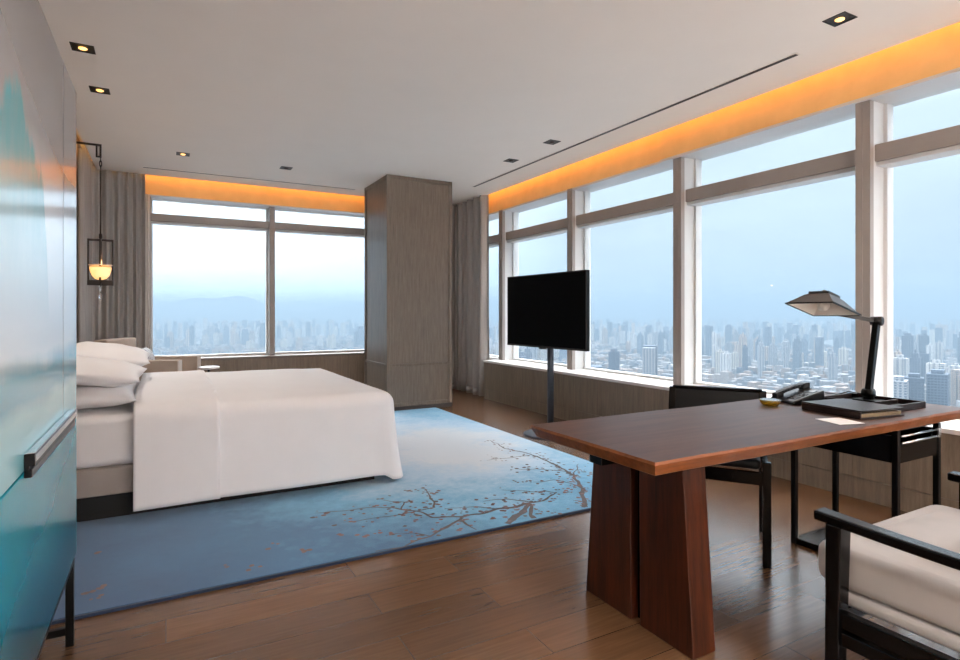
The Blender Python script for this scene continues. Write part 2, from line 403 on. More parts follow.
# ------------------------------------------------------------------ ceiling fittings
def make_downlight(name, label, lit):
    t = thing(name, label, 'downlight', (0,0,0), 'recessed ceiling downlights')
    f = MB()
    a, b = .066, .058
    f.box(-a, a, -a, -b, -.004, .0).box(-a, a, b, a, -.004, .0).box(-a, -b, -b, b, -.004, .0).box(b, a, -b, b, -.004, .0)
    f.build('trim_frame', M['blackmetal'], t, local=True)
    MB().box(-b, b, -b, b, -.0015, 0).build('recess', M['blackmetal'], t, local=True)
    MB().lathe([(.026, -.002), (.026, -.005), (.018, -.010), (0, -.012)], (0,0,0), 20).build('lamp', M['lampglow'] if lit else M['bronze'], t, local=True)
    return t
spots = [((-.481, 4.57), 1, 'square downlight over the bed pillows, nearer the teal cabinet'),
         ((-.455, 5.37), 1, 'square bright downlight over the far half of the bed head'),
         ((.164, 7.09), 1, 'small dim amber downlight above the beige armchair and back curtain'),
         ((1.27, 7.17), 0, 'unlit dark downlight between the slot vent and the foot of the bed'),
         ((3.47, 5.575), 0, 'unlit downlight beside the long ceiling slot, nearest the column'),
         ((3.46, 4.77), 0, 'unlit downlight close beside the middle of the long ceiling slot'),
         ((3.515, 1.95), 1, 'large lit downlight in the ceiling above the desk lamp')]
base = {}
for (x, y), lit, lab in spots:
    if lit not in base:
        base[lit] = o = make_downlight('downlight', lab, lit); o.location = (x, y, H)
    else: o = dup(base[lit], (x, y, H), 0, lab)
def slot(name, label, x0, x1, y0, y1):
    t = thing(name, label, 'air vent', ((x0+x1)/2, (y0+y1)/2, H))
    MB().box(x0, x1, y0, y1, H-.003, H).build('slot_opening', M['blackmetal'], t)
    fr = MB(); e = .006
    fr.box(x0-e, x0, y0-e, y1+e, H-.005, H).box(x1, x1+e, y0-e, y1+e, H-.005, H).box(x0, x1, y0-e, y0, H-.005, H).box(x0, x1, y1, y1+e, H-.005, H)
    fr.build('edge_trim', M['ceiling'], t)
slot('linear_vent', 'long black slot vent running along the ceiling beside the window wall', 3.715, 3.755, 2.35, 6.98)
slot('linear_vent', 'thin short black slot vent in the ceiling before the back window', -.24, 2.35, 7.925, 7.965)

# ------------------------------------------------------------------ curtains
def curtain(name, label, path, wave, amp, z0, z1, seed, hem_mat=True):
    pts = [Vector((x, y, 0)) for x, y in path]; seg = [(pts[i+1]-pts[i]).length for i in range(len(pts)-1)]; L = sum(seg)
    def at(s):
        for i, l in enumerate(seg):
            if s <= l or i == len(seg)-1:
                d = (pts[i+1]-pts[i])/l; return pts[i]+d*s, Vector((-d.y, d.x, 0))
            s -= l
    n = int(L/.008); rows = 14; rr = random.Random(seed); ph = rr.random()*6
    offs = [0.]; 
    for i in range(n): offs.append(offs[-1]+.008/(wave*(1+.35*math.sin(i*.045+ph)))*2*PI)
    def fn(u, v):
        i = min(n, int(round(u*n))); p, nn = at(u*L); z = z0+(z1-z0)*v
        a = amp*(.72+.28*noise.noise(Vector((u*L*4, v*1.1, seed))))*(1.05-.25*v)
        ang = offs[i]+.5*noise.noise(Vector((u*L*2.5, v*1.6, seed+9)))
        w_ = math.sin(ang); w_ = math.copysign(abs(w_)**.75, w_)
        q = p+nn*(w_*a+.012*noise.noise(Vector((u*L*3, v*2, seed+3))))
        return (q.x, q.y, z)
    t = thing(name, label, 'curtain', (pts[0].x, pts[0].y, z0))
    MB().grid(fn, n, rows).build('drape', M['curtain'], t, solid=.004)
    # heading tape and hem
    def fr(za, zb, d):
        def g(u, v):
            x, y, _ = fn(u, (za+(zb-za)*v-z0)/(z1-z0)); return (x, y, za+(zb-za)*v)
        return g
    MB().grid(fr(z1-.06, z1, 0), n, 1).build('heading', M['curtain'], t, solid=.007)
    MB().grid(fr(z0, z0+.10, 0), n, 1).build('hem', M['curtain'], t, solid=.006)
    return t
curtain('window_curtain', 'silver taupe pleated curtain gathered between the column and the long window', [(3.60, 8.40), (4.04, 8.40), (4.15, 8.26), (4.14, 7.36)], .165, .085, .015, 3.08, 3)
curtain('window_curtain', 'taupe pleated curtain gathered behind the beige armchair at the back window', [(-.80, 7.45), (-.80, 8.28), (-.70, 8.365), (-.23, 8.365)], .14, .050, .015, 3.08, 5)
def sheer(u, v):
    return (-.225+u*.045, 8.405+.012*math.sin(u*9), .66+v*2.1)
MB().grid(sheer, 10, 4).build('lining', M['lining'], [o for o in S.objects if o.name.startswith('window_curtain')][-1], solid=.003)

# ------------------------------------------------------------------ rug
rx0, rx1, ry0, ry1 = -.72, 3.10, 2.83, 6.84
TOP = .016
m = MB().mat(0).box(rx0+.012, rx1-.012, ry0+.012, ry1-.012, .001, TOP)
m.mat(1).box(rx0, rx1, ry0, ry0+.012, .001, TOP-.002).box(rx0, rx1, ry1-.012, ry1, .001, TOP-.002).box(rx0, rx0+.012, ry0, ry1, .001, TOP-.002).box(rx1-.012, rx1, ry0, ry1, .001, TOP-.002)
def strip(pts, w0, w1):
    P = [Vector((x, y)) for x, y in pts]; Q = []
    for i in range(len(P)-1):                                  # subdivide and wobble so that the twig looks brushed
        k = max(2, int((P[i+1]-P[i]).length/.035))
        for j in range(k):
            q = P[i].lerp(P[i+1], j/k); Q.append(q+Vector((noise.noise(Vector((q.x*9, q.y*9, 1))), noise.noise(Vector((q.x*9, q.y*9, 5)))))*.03)
    Q.append(P[-1]); n = len(Q); vs = []; run = []
    for i, q in enumerate(Q):
        d = (Q[min(i+1, n-1)]-Q[max(0, i-1)]).normalized(); l = Vector((-d.y, d.x)); w_ = (w0+(w1-w0)*i/(n-1))*(.6+.9*abs(noise.noise(Vector((q.x*23, q.y*23, 2)))))
        vs += [(q.x+l.x*w_, q.y+l.y*w_, TOP+.0015), (q.x-l.x*w_, q.y-l.y*w_, TOP+.0015)]
    m.mat(2).add(vs, [(2*i+1, 2*i, 2*i+2, 2*i+3) for i in range(n-1)])
    return Q
def dot(x, y, r, mi):
    n = 7; a0 = R.random()*6
    m.mat(mi).add([(x, y, TOP+.0016)]+[(x+r*(.65+.5*R.random())*math.cos(a0+2*PI*k/n), y+r*(.65+.5*R.random())*math.sin(a0+2*PI*k/n), TOP+.0016) for k in range(n)], [(0, 1+k, 1+(k+1)%n) for k in range(n)])
BR = [([(1.755, 2.845), (2.062, 3.081), (1.816, 3.087), (1.597, 3.073), (1.415, 3.16), (1.31, 3.386), (1.173, 3.497), (1.01, 3.53), (.804, 3.575)], .024, .005),
      ([(1.483, 3.312), (1.249, 3.284), (1.048, 3.311), (.916, 3.34)], .009, .004), ([(2.062, 3.081), (2.214, 3.111), (2.357, 3.194)], .015, .006),
      ([(1.941, 2.85), (1.951, 2.898), (2.062, 3.081)], .02, .012), ([(2.08, 3.108), (1.981, 3.239), (1.82, 3.266)], .011, .004),
      ([(1.574, 3.073), (1.416, 2.975), (1.282, 2.908), (1.11, 2.85), (.95, 2.85)], .014, .005), ([(1.543, 3.058), (1.536, 2.957), (1.548, 2.857)], .012, .004),
      ([(1.492, 3.307), (1.564, 3.547), (1.592, 3.699)], .012, .004), ([(2.32, 2.85), (2.518, 3.105), (2.71, 3.461), (2.777, 3.809), (2.796, 4.179), (2.714, 4.435), (2.75, 4.804)], .022, .005),
      ([(2.59, 3.195), (2.543, 3.405), (2.348, 3.465)], .010, .004), ([(2.756, 3.54), (2.614, 3.672), (2.434, 3.826)], .010, .004), ([(2.763, 4.13), (2.477, 4.157), (2.352, 4.164)], .009, .004),
      ([(2.343, 2.85), (2.385, 2.941), (2.348, 2.999)], .01, .004), ([(2.35, 3.19), (2.2, 3.3), (2.05, 3.42)], .008, .003), ([(1.31, 3.386), (1.35, 3.5), (1.25, 3.62)], .008, .003),
      ([(1.82, 3.09), (1.72, 3.2), (1.55, 3.26)], .008, .003), ([(1.282, 2.908), (1.2, 3.0), (1.12, 3.03)], .007, .003), ([(2.71, 3.461), (2.85, 3.6), (2.95, 3.7)], .008, .003)]
for pts, a, b in BR:
    for q in strip(pts, a, b):
        for _ in range(4):
            if R.random() < .42:
                x, y = q.x+R.gauss(0, .055), q.y+R.gauss(0, .055)
                if rx0+.05 < x < rx1-.05 and ry0+.05 < y < ry1-.05: dot(x, y, .006+.012*R.random(), 3 if R.random() < .7 else 2)
for x, y in [(.632, 3.037), (.829, 3.157), (.974, 3.077), (1.096, 3.038), (1.047, 3.093), (1.486, 3.715), (1.522, 3.712), (.958, 3.348), (2.029, 2.922), (2.12, 2.86), (1.724, 2.991), (2.305, 3.488), (2.255, 3.545),
             (2.407, 3.166), (.506, 3.179), (.637, 3.034), (.261, 3.039), (.369, 2.955), (-.31, 3.055), (-.25, 3.043), (-.303, 3.537), (-.277, 2.976)]:
    for _ in range(3): dot(x+R.gauss(0, .018), y+R.gauss(0, .018), .008+.010*R.random(), 3)
tag(m.build('area_rug', [M['rug'], M['rugedge'], M['branch'], M['blossom']]), 'large blue and white watercolour rug with brown blossom branches under the bed', 'rug')

# ------------------------------------------------------------------ bed
def superbox(x0, x1, y0, y1, z0, z1, r, n=6):
    """a box with rounded vertical and horizontal edges, as rings"""
    return (x0, x1, y0, y1, z0, z1, r)
def rrect(x0, x1, y0, y1, r, k=8):
    out = []
    for cx, cy, a0 in ((x1-r, y1-r, 0), (x0+r, y1-r, 90), (x0+r, y0+r, 180), (x1-r, y0+r, 270)):
        for i in range(k+1):
            a = math.radians(a0+90*i/k); out.append((cx+r*math.cos(a), cy+r*math.sin(a)))
    return out
def resample(poly, n):
    P = [Vector(p) for p in poly]; P.append(P[0]); d = [0]
    for i in range(len(P)-1): d.append(d[-1]+(P[i+1]-P[i]).length)
    out = []; j = 0
    for i in range(n):
        s = d[-1]*i/n
        while d[j+1] < s: j += 1
        out.append(P[j].lerp(P[j+1], (s-d[j])/max(1e-9, d[j+1]-d[j])))
    return out
def rounded_block(mb, x0, x1, y0, y1, z0, z1, r, rc=None, k=5, top_bulge=0, bottom=True):
    rc = rc or r*1.5; rings = []
    if bottom:
        for i in range(k+1):
            a = PI/2*i/k; rings.append((r*(1-math.sin(a)), z0+r*(1-math.cos(a))))
    else: rings.append((0, z0))
    for i in range(k+1):
        a = PI/2*i/k; rings.append((r*(1-math.cos(a)), z1-r+r*math.sin(a)))
    vs, fs = [], []; N = None
    for ins, z in rings:
        p = rrect(x0+ins, x1-ins, y0+ins, y1-ins, max(rc-ins, .004)); N = len(p); vs += [(x, y, z) for x, y in p]
    for i in range(len(rings)-1):
        for q in range(N): fs.append((i*N+q, i*N+(q+1)%N, (i+1)*N+(q+1)%N, (i+1)*N+q))
    fs.append(tuple(range(N-1, -1, -1))); fs.append(tuple((len(rings)-1)*N+q for q in range(N)))
    return mb.add(vs, fs, True)

BX0, BX1, BY0, BY1 = -.80, 1.42, 4.06, 6.06
bed = thing('bed', 'king size bed dressed in white linen on a taupe upholstered base', 'bed', ((BX0+BX1)/2, (BY0+BY1)/2, TOP+.002))
MB().box(BX0+.05, 1.355, BY0+.03, BY1-.08, TOP+.002, .165).build('plinth', M['plinth'], bed)
rounded_block(MB(), BX0, BX1, BY0, BY1, .16, .325, .012, .03).build('upholstered_base', M['bedbase'], bed)
rounded_block(MB(), BX0+.01, BX1-.01, BY0+.005, BY1-.005, .327, .635, .05, .09).build('mattress', M['sheet'], bed)
hb = rounded_block(MB(), WL+.016, BX0-.005, 3.95, 6.18, .10, 1.15, .02, .025).build('headboard', M['bedbase'], bed)

# duvet: one draped cloth over the top, both sides and the foot
def duvet(off=0):
    hx0, hx1, hy0, hy1 = -.75, 1.485, 3.985, 6.13
    cx, cy = .45, (hy0+hy1)/2
    rings = []
    for i in range(26): rings.append(('t', i/25))
    for i in range(1, 9): rings.append(('r', i/8))
    for i in range(1, 19): rings.append(('s', i/18))
    N = 220; r = .085; zt = .665
    out = resample(rrect(hx0, hx1, hy0, hy1, .06, 10), N)
    vs, fs = [], []
    vs.append((cx, cy, zt+.045+off))
    for kind, q in rings[1:]:
        for k, p in enumerate(out):
            dx, dy = p.x-cx, p.y-cy
            inw = Vector((max(hx0+r, min(hx1-r, p.x)), max(hy0+r, min(hy1-r, p.y))))
            if kind == 't':
                x, y = cx+(inw.x-cx)*q, cy+(inw.y-cy)*q
                ex = min((x-hx0)/.5, (hx1-x)/.55, 1); ey = min((y-hy0)/.5, (hy1-y)/.5, 1)
                z = zt+.045*(math.sin(max(0, ex)*PI/2)*math.sin(max(0, ey)*PI/2))
                ex0 = min(r/.55, 1); 
            elif kind == 'r':
                a = q*PI/2; f = math.sin(a); x, y = inw.x+(p.x-inw.x)*f, inw.y+(p.y-inw.y)*f; z = zt-r*(1-math.cos(a))+.010*(1-q)
            else:
                z0 = .078+(.0 if p.x < 1.40 else -.035); zz = zt-r
                z = zz+(z0-zz)*q
                fl = .022*q*q+.012*noise.noise(Vector((p.x*2.2, p.y*2.2, q*1.3)))*q
                corner = max(0, 1-abs(p.x-hx1)/.14)*max(0, 1-min(abs(p.y-hy0), abs(p.y-hy1))/.14)
                fl += .05*corner*q
                nx, ny = dx/ (hx1-cx), dy/(hy1-cy)
                if abs(nx) > abs(ny): x, y = p.x+math.copysign(fl, nx), p.y+math.copysign(fl*corner, ny)
                else: x, y = p.x+math.copysign(fl*corner, nx), p.y+math.copysign(fl, ny)
            # soft wrinkles and the turned-back fold that crosses the bed near the pillows
            amp = .006 if kind == 't' else .004
            wob = noise.noise(Vector((x*2.6, y*1.7, z*2)))*amp+noise.noise(Vector((x*7, y*5, z*5)))*.0022
            fold = off
            if kind == 't': z += wob+fold
            elif kind == 'r': z += (wob+fold)*math.cos(q*PI/2); y += (wob+fold)*math.sin(q*PI/2)*(-1 if y < cy else 1)*(1 if x < hx1-.1 else 0)
            else: y += (wob+fold)*(-1 if y < cy else 1)*(1 if x < hx1-.12 else 0)
            vs.append((x, y, z))
    for k in range(N): fs.append((0, 1+k, 1+(k+1)%N))
    m_ = len(rings)-1
    for i in range(m_-1):
        for k in range(N):
            a, b = 1+i*N+k, 1+i*N+(k+1)%N; fs.append((a, a+N, b+N, b))
    return vs, fs
def cloth(name, off, xa, xb, th, parent=None):
    vs, fs = duvet(off)
    d = MB().add(vs, fs, True).build(name, M['linen'], parent, loc=(.65, 5.06, .66))
    bm = bmesh.new(); bm.from_mesh(d.data)
    for x_, kw in ((xa, 'clear_inner'), (xb, 'clear_outer')):
        if x_ is not None: bmesh.ops.bisect_plane(bm, geom=bm.verts[:]+bm.edges[:]+bm.faces[:], plane_co=(x_-.65, 0, 0), plane_no=(1, 0, 0), **{kw: True})
    bmesh.ops.recalc_face_normals(bm, faces=bm.faces); bm.to_mesh(d.data); bm.free()
    for p in d.data.polygons: p.use_smooth = True
    md = d.modifiers.new('thickness', 'SOLIDIFY'); md.thickness = th; md.offset = -1
    return d
d = cloth('duvet', 0, -.16, None, .016)
tag(d, 'white duvet with a turned-back fold draped over the bed down to the rug', 'duvet')
cloth('turned_back_fold', .021, -.17, .30, .018, d)

def pillow_mesh(L, W, T, seed):
    def fn(sign):
        def g(u, v):
            a, b = u*2-1, v*2-1
            pinch = 1-.055*(1-abs(a)**1.5)*0
            x = a*W/2*(1-.07*(1-b*b)); y = b*L/2*(1-.05*(1-a*a))
            h = max(0, (1-a**4))*max(0, (1-b**4)); h = h**.72
            z = sign*T/2*h+.014*noise.noise(Vector((a*2+seed, b*2.6, seed)))*h+.02*noise.noise(Vector((a*1.1, b*1.1, seed+4)))
            return (x, y, z)
        return g
    return MB().grid(fn(1), 26, 34).grid(lambda u, v: fn(-1)(1-u, v), 26, 34)
def pillow(label, x, y, z, W, L, T, seed, rx=0, ry=0, rz=0):
    o = pillow_mesh(L, W, T, seed).build('pillow', M['linen'], recalc=True)
    o.location = (x, y, z); o.rotation_euler = (rx, ry, rz); tag(o, label, 'pillow', 'white pillows at the head of the bed'); return o
pillow('white pillow lying flat on the mattress, under the nearer stack', -.47, 4.56, .718, .60, .90, .15, 1, 0, .03, .03)
pillow('plump white pillow on top of the nearer stack beside the cabinet', -.44, 4.58, .862, .62, .90, .165, 2, .0, .12, -.02)
pillow('white pillow under the stack beside the beige armchair', -.48, 5.50, .718, .60, .88, .15, 3, 0, .03, -.02)
pillow('white pillow topping the stack beside the beige armchair', -.42, 5.50, .908, .62, .88, .18, 4, .02, .12, .02)

# ------------------------------------------------------------------ hanging bedside lamp
px, py = -.545, 6.5
lt = thing('pendant_lamp', 'black lantern with a glowing amber bowl hanging from a bracket beside the bed', 'lamp', (px, py, 2.845))
b = MB().box(WL+.014, px+.008, py-.008, py+.008, 2.835, 2.853).box(px-.008, px+.008, py-.008, py+.008, 2.735, 2.84).box(px-.038, px-.024, py-.008, py+.008, 2.735, 2.84).box(px-.038, px+.008, py-.008, py+.008, 2.727, 2.741)
b.box(WL+.012, WL+.03, py-.04, py+.04, 2.78, 2.90)
b.build('wall_bracket', M['bronze'], lt)
b = MB()
for k in range(3):
    zc = 2.715-.045*k; pl = []
    for i in range(14):
        a = 2*PI*i/14; pl.append((px+(.009*math.cos(a) if k % 2 else 0), py+(0 if k % 2 else .009*math.cos(a)), zc+.03*math.sin(a)))
    b.tube(pl, .004, 6, True)
b.tube([(px, py, 2.60), (px, py, 1.985)], .007, 10)
b.lathe([(0, 0), (.014, .01), (.014, .045), (.006, .06)], (px, py, 1.95), 14)
b.build('hanging_rod', M['bronze'], lt)
x0, x1 = px-.105, px+.105
b = MB().box(x0, x1, py-.011, py+.011, 1.932, 1.952).box(x0, x0+.016, py-.011, py+.011, 1.512, 1.94).box(x1-.016, x1, py-.011, py+.011, 1.512, 1.94).box(x0, x1, py-.018, py+.018, 1.512, 1.562)
b.box(px-.008, px+.008, py-.055, py-.047, 1.512, 1.95).box(px-.008, px+.008, py+.047, py+.055, 1.512, 1.95).box(px-.008, px+.008, py-.055, py+.055, 1.936, 1.95).box(px-.008, px+.008, py-.055, py+.055, 1.512, 1.53)
b.build('lantern_frame', M['bronze'], lt, bevel=.002)
pr = [(.012, 1.565), (.045, 1.575), (.070, 1.605), (.085, 1.65), (.090, 1.685), (.084, 1.685), (.078, 1.65), (.062, 1.612), (.04, 1.585), (0, 1.577)]
bo = MB().lathe([(r, z) for r, z in pr], (px, py, 0), 30).build('glass_bowl', M['alabaster'], lt)
MB().lathe([(.085, 1.700), (.098, 1.700), (.098, 1.708), (.085, 1.708)], (px, py, 0), 30).build('bowl_rim', M['palebeige'], lt)
b = MB().tube([(px, py, 1.512), (px, py, 1.44)], .006, 8)
b.lathe([(0, 0), (.012, .008), (.018, .03), (.010, .05), (.006, .06)], (px, py, 1.375), 14)
b.lathe([(.012, 0), (.014, .02), (.006, .03)], (px, py, 1.475), 14)
b.build('crystal_drop', M['crystal'], lt)

# ------------------------------------------------------------------ armchair beside the back window, with its cushion and side table
ac = thing('lounge_armchair', 'beige upholstered armchair with arm fronts toned as window-lit beyond the bed by the curtain', 'armchair', (-.12, 7.52, 0))
A = math.radians(-20)
def acx(mb): return mb.xf(Matrix.Translation((-.12, 7.52, 0)) @ Matrix.Rotation(A, 4, 'Z'))
def lathe_legs(mb):
    return mb
acx(rounded_block(MB(), -.34, .34, -.26, .26, .20, .33, .02, .03)).build('seat_base', M['beige'], ac)
acx(rounded_block(MB(), -.27, .36, -.255, .255, .335, .47, .045, .06)).build('seat_cushion', M['beige'], ac)
bk = MB(); rounded_block(bk, -.07, .07, -.36, .36, .20, .96, .02, .025)
bk.xf(Matrix.Translation((-.40, 0, 0)) @ Matrix.Shear('XY', 4, (0, 0)))
acx(bk).build('backrest', M['beige'], ac)
for s in (-1, 1):
    arm = acx(rounded_block(MB(), -.33, .385, s*.315-.055, s*.315+.055, .10, .735, .012, .016)).build('armrest', M['beige'], ac)
    acx(MB().tube([(.385, s*.315-.05, .10), (.385, s*.315-.05, .73), (.385, s*.315+.05, .73), (.385, s*.315+.05, .10)], .006, 8).box(.383, .389, s*.315-.05, s*.315+.05, .10, .73)).build('lit_arm_front', M['palebeige'], arm)  # pale front panels carry the window light on the arm ends as colour
for sx, sy in ((-.38, -.28), (-.38, .28), (.31, -.30), (.31, .30)):
    acx(MB().lathe([(.015, 0), (.022, .20)], (sx, sy, 0), 12)).build('leg', M['black'], ac)
def patt():
    t = NT('grey_patterned_silk'); v = t.coords(); n = t.noise(v, 22, 5, .7)
    return t.pbr(color=t.ramp(n, [(.42, lin((120, 122, 128))), (.5, lin((222, 222, 224))), (.6, lin((150, 150, 156)))]), rough=.6)
cu = pillow_mesh(.40, .40, .14, 8).build('scatter_cushion', patt(), recalc=True)
cu.location = (-.19, 7.46, .67); cu.rotation_euler = (0, math.radians(72), A+.1)
tag(cu, 'grey mottled scatter cushion propped on the seat of the beige armchair', 'cushion')
tx, ty = .44, 7.42
st_ = thing('side_table', 'small round pale topped side table next to the beige armchair', 'side table', (tx, ty, 0))
MB().lathe([(.11, .595), (.118, .60), (.118, .615), (.112, .62)], (tx, ty, 0), 40).build('table_top', M['sill'], st_)
MB().cyl((tx, ty, .012), .014, .585, 16).build('stem', M['blackmetal'], st_)
MB().lathe([(.12, 0), (.12, .008), (.02, .014)], (tx, ty, 0), 32).build('base', M['blackmetal'], st_)

# ------------------------------------------------------------------ television on its floor stand
tvc = Vector((3.40, 4.81, 0)); ta = math.radians(2.6)
tv = thing('television', 'large black flat television on a steel floor stand facing the bed', 'television', tuple(tvc))
def tvx(mb): return mb.xf(Matrix.Translation(tvc) @ Matrix.Rotation(ta, 4, 'Z'))
W2, Z0, Z1 = .650, .893, 1.652
tvx(MB().box(-.018, .022, -W2, W2, Z0, Z1).box(.022, .06, -W2*.72, W2*.72, Z0+.06, Z1-.18)).build('housing', M['blackmetal'], tv, bevel=.004)
tvx(MB().box(-.0205, -.018, -W2+.012, W2-.012, Z0+.02, Z1-.012)).build('screen', M['screen'], tv)
tvx(MB().box(-.021, -.018, -W2, W2, Z0, Z0+.02).box(-.021, -.018, -W2, W2, Z1-.012, Z1).box(-.021, -.018, -W2, -W2+.012, Z0, Z1).box(-.021, -.018, W2-.012, W2, Z0, Z1).box(-.03, -.018, -.06, .06, Z0-.012, Z0)).build('bezel', M['bronze'], tv)
tvx(MB().cyl((.075, 0, .02), .034, 1.32, 28)).build('pole', M['steelpole'], tv)
tvx(MB().box(.05, .08, -.2, .2, 1.15, 1.45)).build('mount_plate', M['blackmetal'], tv)
tvx(MB().lathe([(.27, 0), (.27, .010), (.25, .018), (.06, .022)], (.06, 0, 0), 48)).build('base', M['steelpole'], tv)

# ------------------------------------------------------------------ writing desk
DX0, DX1, DY0, DY1, DZ0, DZ1 = 1.415, 3.66, 1.372, 2.112, .702, .755
dk = thing('writing_desk', 'long walnut writing desk with a live-edge top on a tapered slab leg', 'desk', (1.72, 1.73, 0))
def wob(t_, s_): return .010*noise.noise(Vector((t_*2.2, s_, 0)))+.004*noise.noise(Vector((t_*9, s_, 3)))
n = 60; topn, edgem = [], []
def ring(z, ins):
    out = []
    for i in range(n+1): x = DX0+(DX1-DX0)*i/n; out.append((min(max(x, DX0+ins), DX1-ins), DY0+ins+wob(x, 0), z))
    for i in range(1, 16): y = DY0+(DY1-DY0)*i/16; out.append((DX1-ins, y, z))
    for i in range(n, -1, -1): x = DX0+(DX1-DX0)*i/n; out.append((min(max(x, DX0+ins), DX1-ins), DY1-ins+wob(x, 7), z))
    for i in range(15, 0, -1): y = DY0+(DY1-DY0)*i/16; out.append((DX0+ins+wob(y, 4)*.6, y, z))
    return out
rs = [ring(DZ0, .026), ring(DZ0+.004, .020), ring(DZ1-.010, .0005), ring(DZ1, .004)]
N = len(rs[0]); m = MB(); vs = [p for r in rs for p in r]
m.mat(1).add(vs, [(i*N+q, i*N+(q+1)%N, (i+1)*N+(q+1)%N, (i+1)*N+q) for i in range(len(rs)-1) for q in range(N)], False)
m.mat(0).add(rs[-1], [tuple(range(N))]); m.mat(0).add(rs[0], [tuple(range(N-1, -1, -1))])
m.build('desk_top', [M['desktop'], M['deskedge']], dk)
MB().box(1.515, 2.95, 1.757, 1.832, .642, .70).build('spine_beam', M['black'], dk, bevel=.003)
lg = MB()
yc = 1.725
def legpart(ya0, ya1, yb0, yb1):
    return MB().hexa([(1.66, ya0, 0), (1.78, ya0, 0), (1.78, ya1, 0), (1.66, ya1, 0)], [(1.655, yb0, .70), (1.775, yb0, .70), (1.775, yb1, .70), (1.655, yb1, .70)])
legpart(1.43, 1.695, 1.475, 1.695).build('slab_leg', M['deskleg'], dk, bevel=.004)
legpart(1.745, 2.03, 1.745, 1.965).build('slab_leg', M['deskleg'], dk, bevel=.004)
MB().box(1.70, 1.74, 1.69, 1.75, .0, .70).build('spacer', M['black'], dk)

# ------------------------------------------------------------------ things on the desk
T = DZ1+.0008
ash = thing('glass_dish', 'small amber glass dish on the desk in front of the telephone', 'dish', (2.83, 1.93, T))
MB().lathe([(.028, .0), (.040, .004), (.050, .018), (.054, .030), (.047, .031), (.043, .018), (.034, .010), (0, .008)], (2.83, 1.93, T), 10).build('bowl', M['amber'], ash)
MB().lathe([(.049, .030), (.055, .0295), (.055, .0325), (.049, .0325)], (2.83, 1.93, T), 10).build('rim', M['crystal'], ash)

ph = thing('telephone', 'black push-button telephone with its handset on the desk by the lamp', 'telephone', (3.04, 1.93, T))
PM = Matrix.Translation((2.945, 1.875, T)) @ Matrix(((.94, .36, 0, 0), (-.34, .933, 0, 0), (0, 0, 1, 0), (0, 0, 0, 1)))
# local x: depth away from the low front edge, local y: width
def wedge(zf, zr, y0, y1, x0=0, x1=.19, th=.018):
    return MB().hexa([(x0, y0, 0), (x1, y0, 0), (x1, y1, 0), (x0, y1, 0)], [(x0, y0, zf), (x1, y0, zr), (x1, y1, zr), (x0, y1, zf)])
wedge(.018, .075, 0, .19).xf(PM).build('body', M['plastic'], ph, bevel=.006)
sl = (.075-.018)/.19
ks = MB()
for i in range(4):
    for j in range(3):
        xa, ya = .03+i*.022, .025+j*.024
        za = .018+sl*xa; ks.hexa([(xa, ya, za), (xa+.015, ya, za+sl*.015), (xa+.015, ya+.017, za+sl*.015), (xa, ya+.017, za)], [(xa, ya, za+.004), (xa+.015, ya, za+sl*.015+.004), (xa+.015, ya+.017, za+sl*.015+.004), (xa, ya+.017, za+.004)])
ks.xf(PM).build('keypad', M['key'], ph)
xa, xb = .135, .165
MB().hexa([(xa, .025, .018+sl*xa), (xb, .025, .018+sl*xb), (xb, .10, .018+sl*xb), (xa, .10, .018+sl*xa)], [(xa, .025, .021+sl*xa), (xb, .025, .021+sl*xb), (xb, .10, .021+sl*xb), (xa, .10, .021+sl*xa)]).xf(PM).build('display', M['lcd'], ph)
hs = MB(); pts = [(-.005+.20*i/12, .145, .036+.056*i/12+.010*math.sin(PI*i/12)) for i in range(13)]
for i in range(12): hs.beam(pts[i], pts[i+1], .042, .018)
hs.hexa([(-.008, .122, .010), (.035, .122, .020), (.035, .168, .020), (-.008, .168, .010)], [(-.008, .122, .042), (.035, .122, .052), (.035, .168, .052), (-.008, .168, .042)])
hs.hexa([(.155, .122, .060), (.198, .122, .072), (.198, .168, .072), (.155, .168, .060)], [(.155, .122, .098), (.198, .122, .104), (.198, .168, .104), (.155, .168, .098)])
hs.xf(PM).build('handset', M['plastic'], ph, bevel=.004)

fo = thing('stationery_folder', 'closed dark brown leather stationery folder lying on the desk beside a white card', 'folder', (2.99, 1.6, T))
FM = Matrix.Translation((2.985, 1.60, T)) @ Matrix.Rotation(math.radians(-8), 4, 'Z')
MB().box(-.15, .15, -.155, .155, 0, .006).box(-.15, -.144, -.155, .155, .006, .034).box(-.15, .15, .149, .155, .006, .034).xf(FM).build('back_cover', M['brownleather'], fo, bevel=.0015)
MB().box(-.143, .14, -.147, .147, .0065, .024).xf(FM).build('pages', M['gilt'], fo)
MB().box(-.15, .15, -.155, .155, .0345, .041).xf(FM).build('front_cover', M['brownleather'], fo, bevel=.0015)
tr_ = thing('desk_tray', 'shallow black leather tray on the desk beneath the lamp', 'tray', (3.31, 1.66, T))
a0, a1, b0, b1 = 3.165, 3.47, 1.49, 1.86
MB().box(a0, a1, b0, b1, T, T+.006).build('tray_base', M['brownleather'], tr_)
MB().box(a0, a0+.01, b0, b1, T+.006, T+.034).box(a1-.01, a1, b0, b1, T+.006, T+.034).box(a0+.01, a1-.01, b0, b0+.01, T+.006, T+.034).box(a0+.01, a1-.01, b1-.01, b1, T+.006, T+.034).build('rim', M['brownleather'], tr_, bevel=.002)
MB().box(a0+.01, a1-.01, 1.615, 1.623, T+.006, T+.030).build('divider', M['bronze'], tr_)
pe = MB().tube([(3.20, 1.55, T+.012), (3.38, 1.57, T+.012)], .0052, 10).tube([(3.38, 1.57, T+.012), (3.392, 1.5714, T+.012)], [.0052, .001], 10).build('pen', M['blackmetal'])
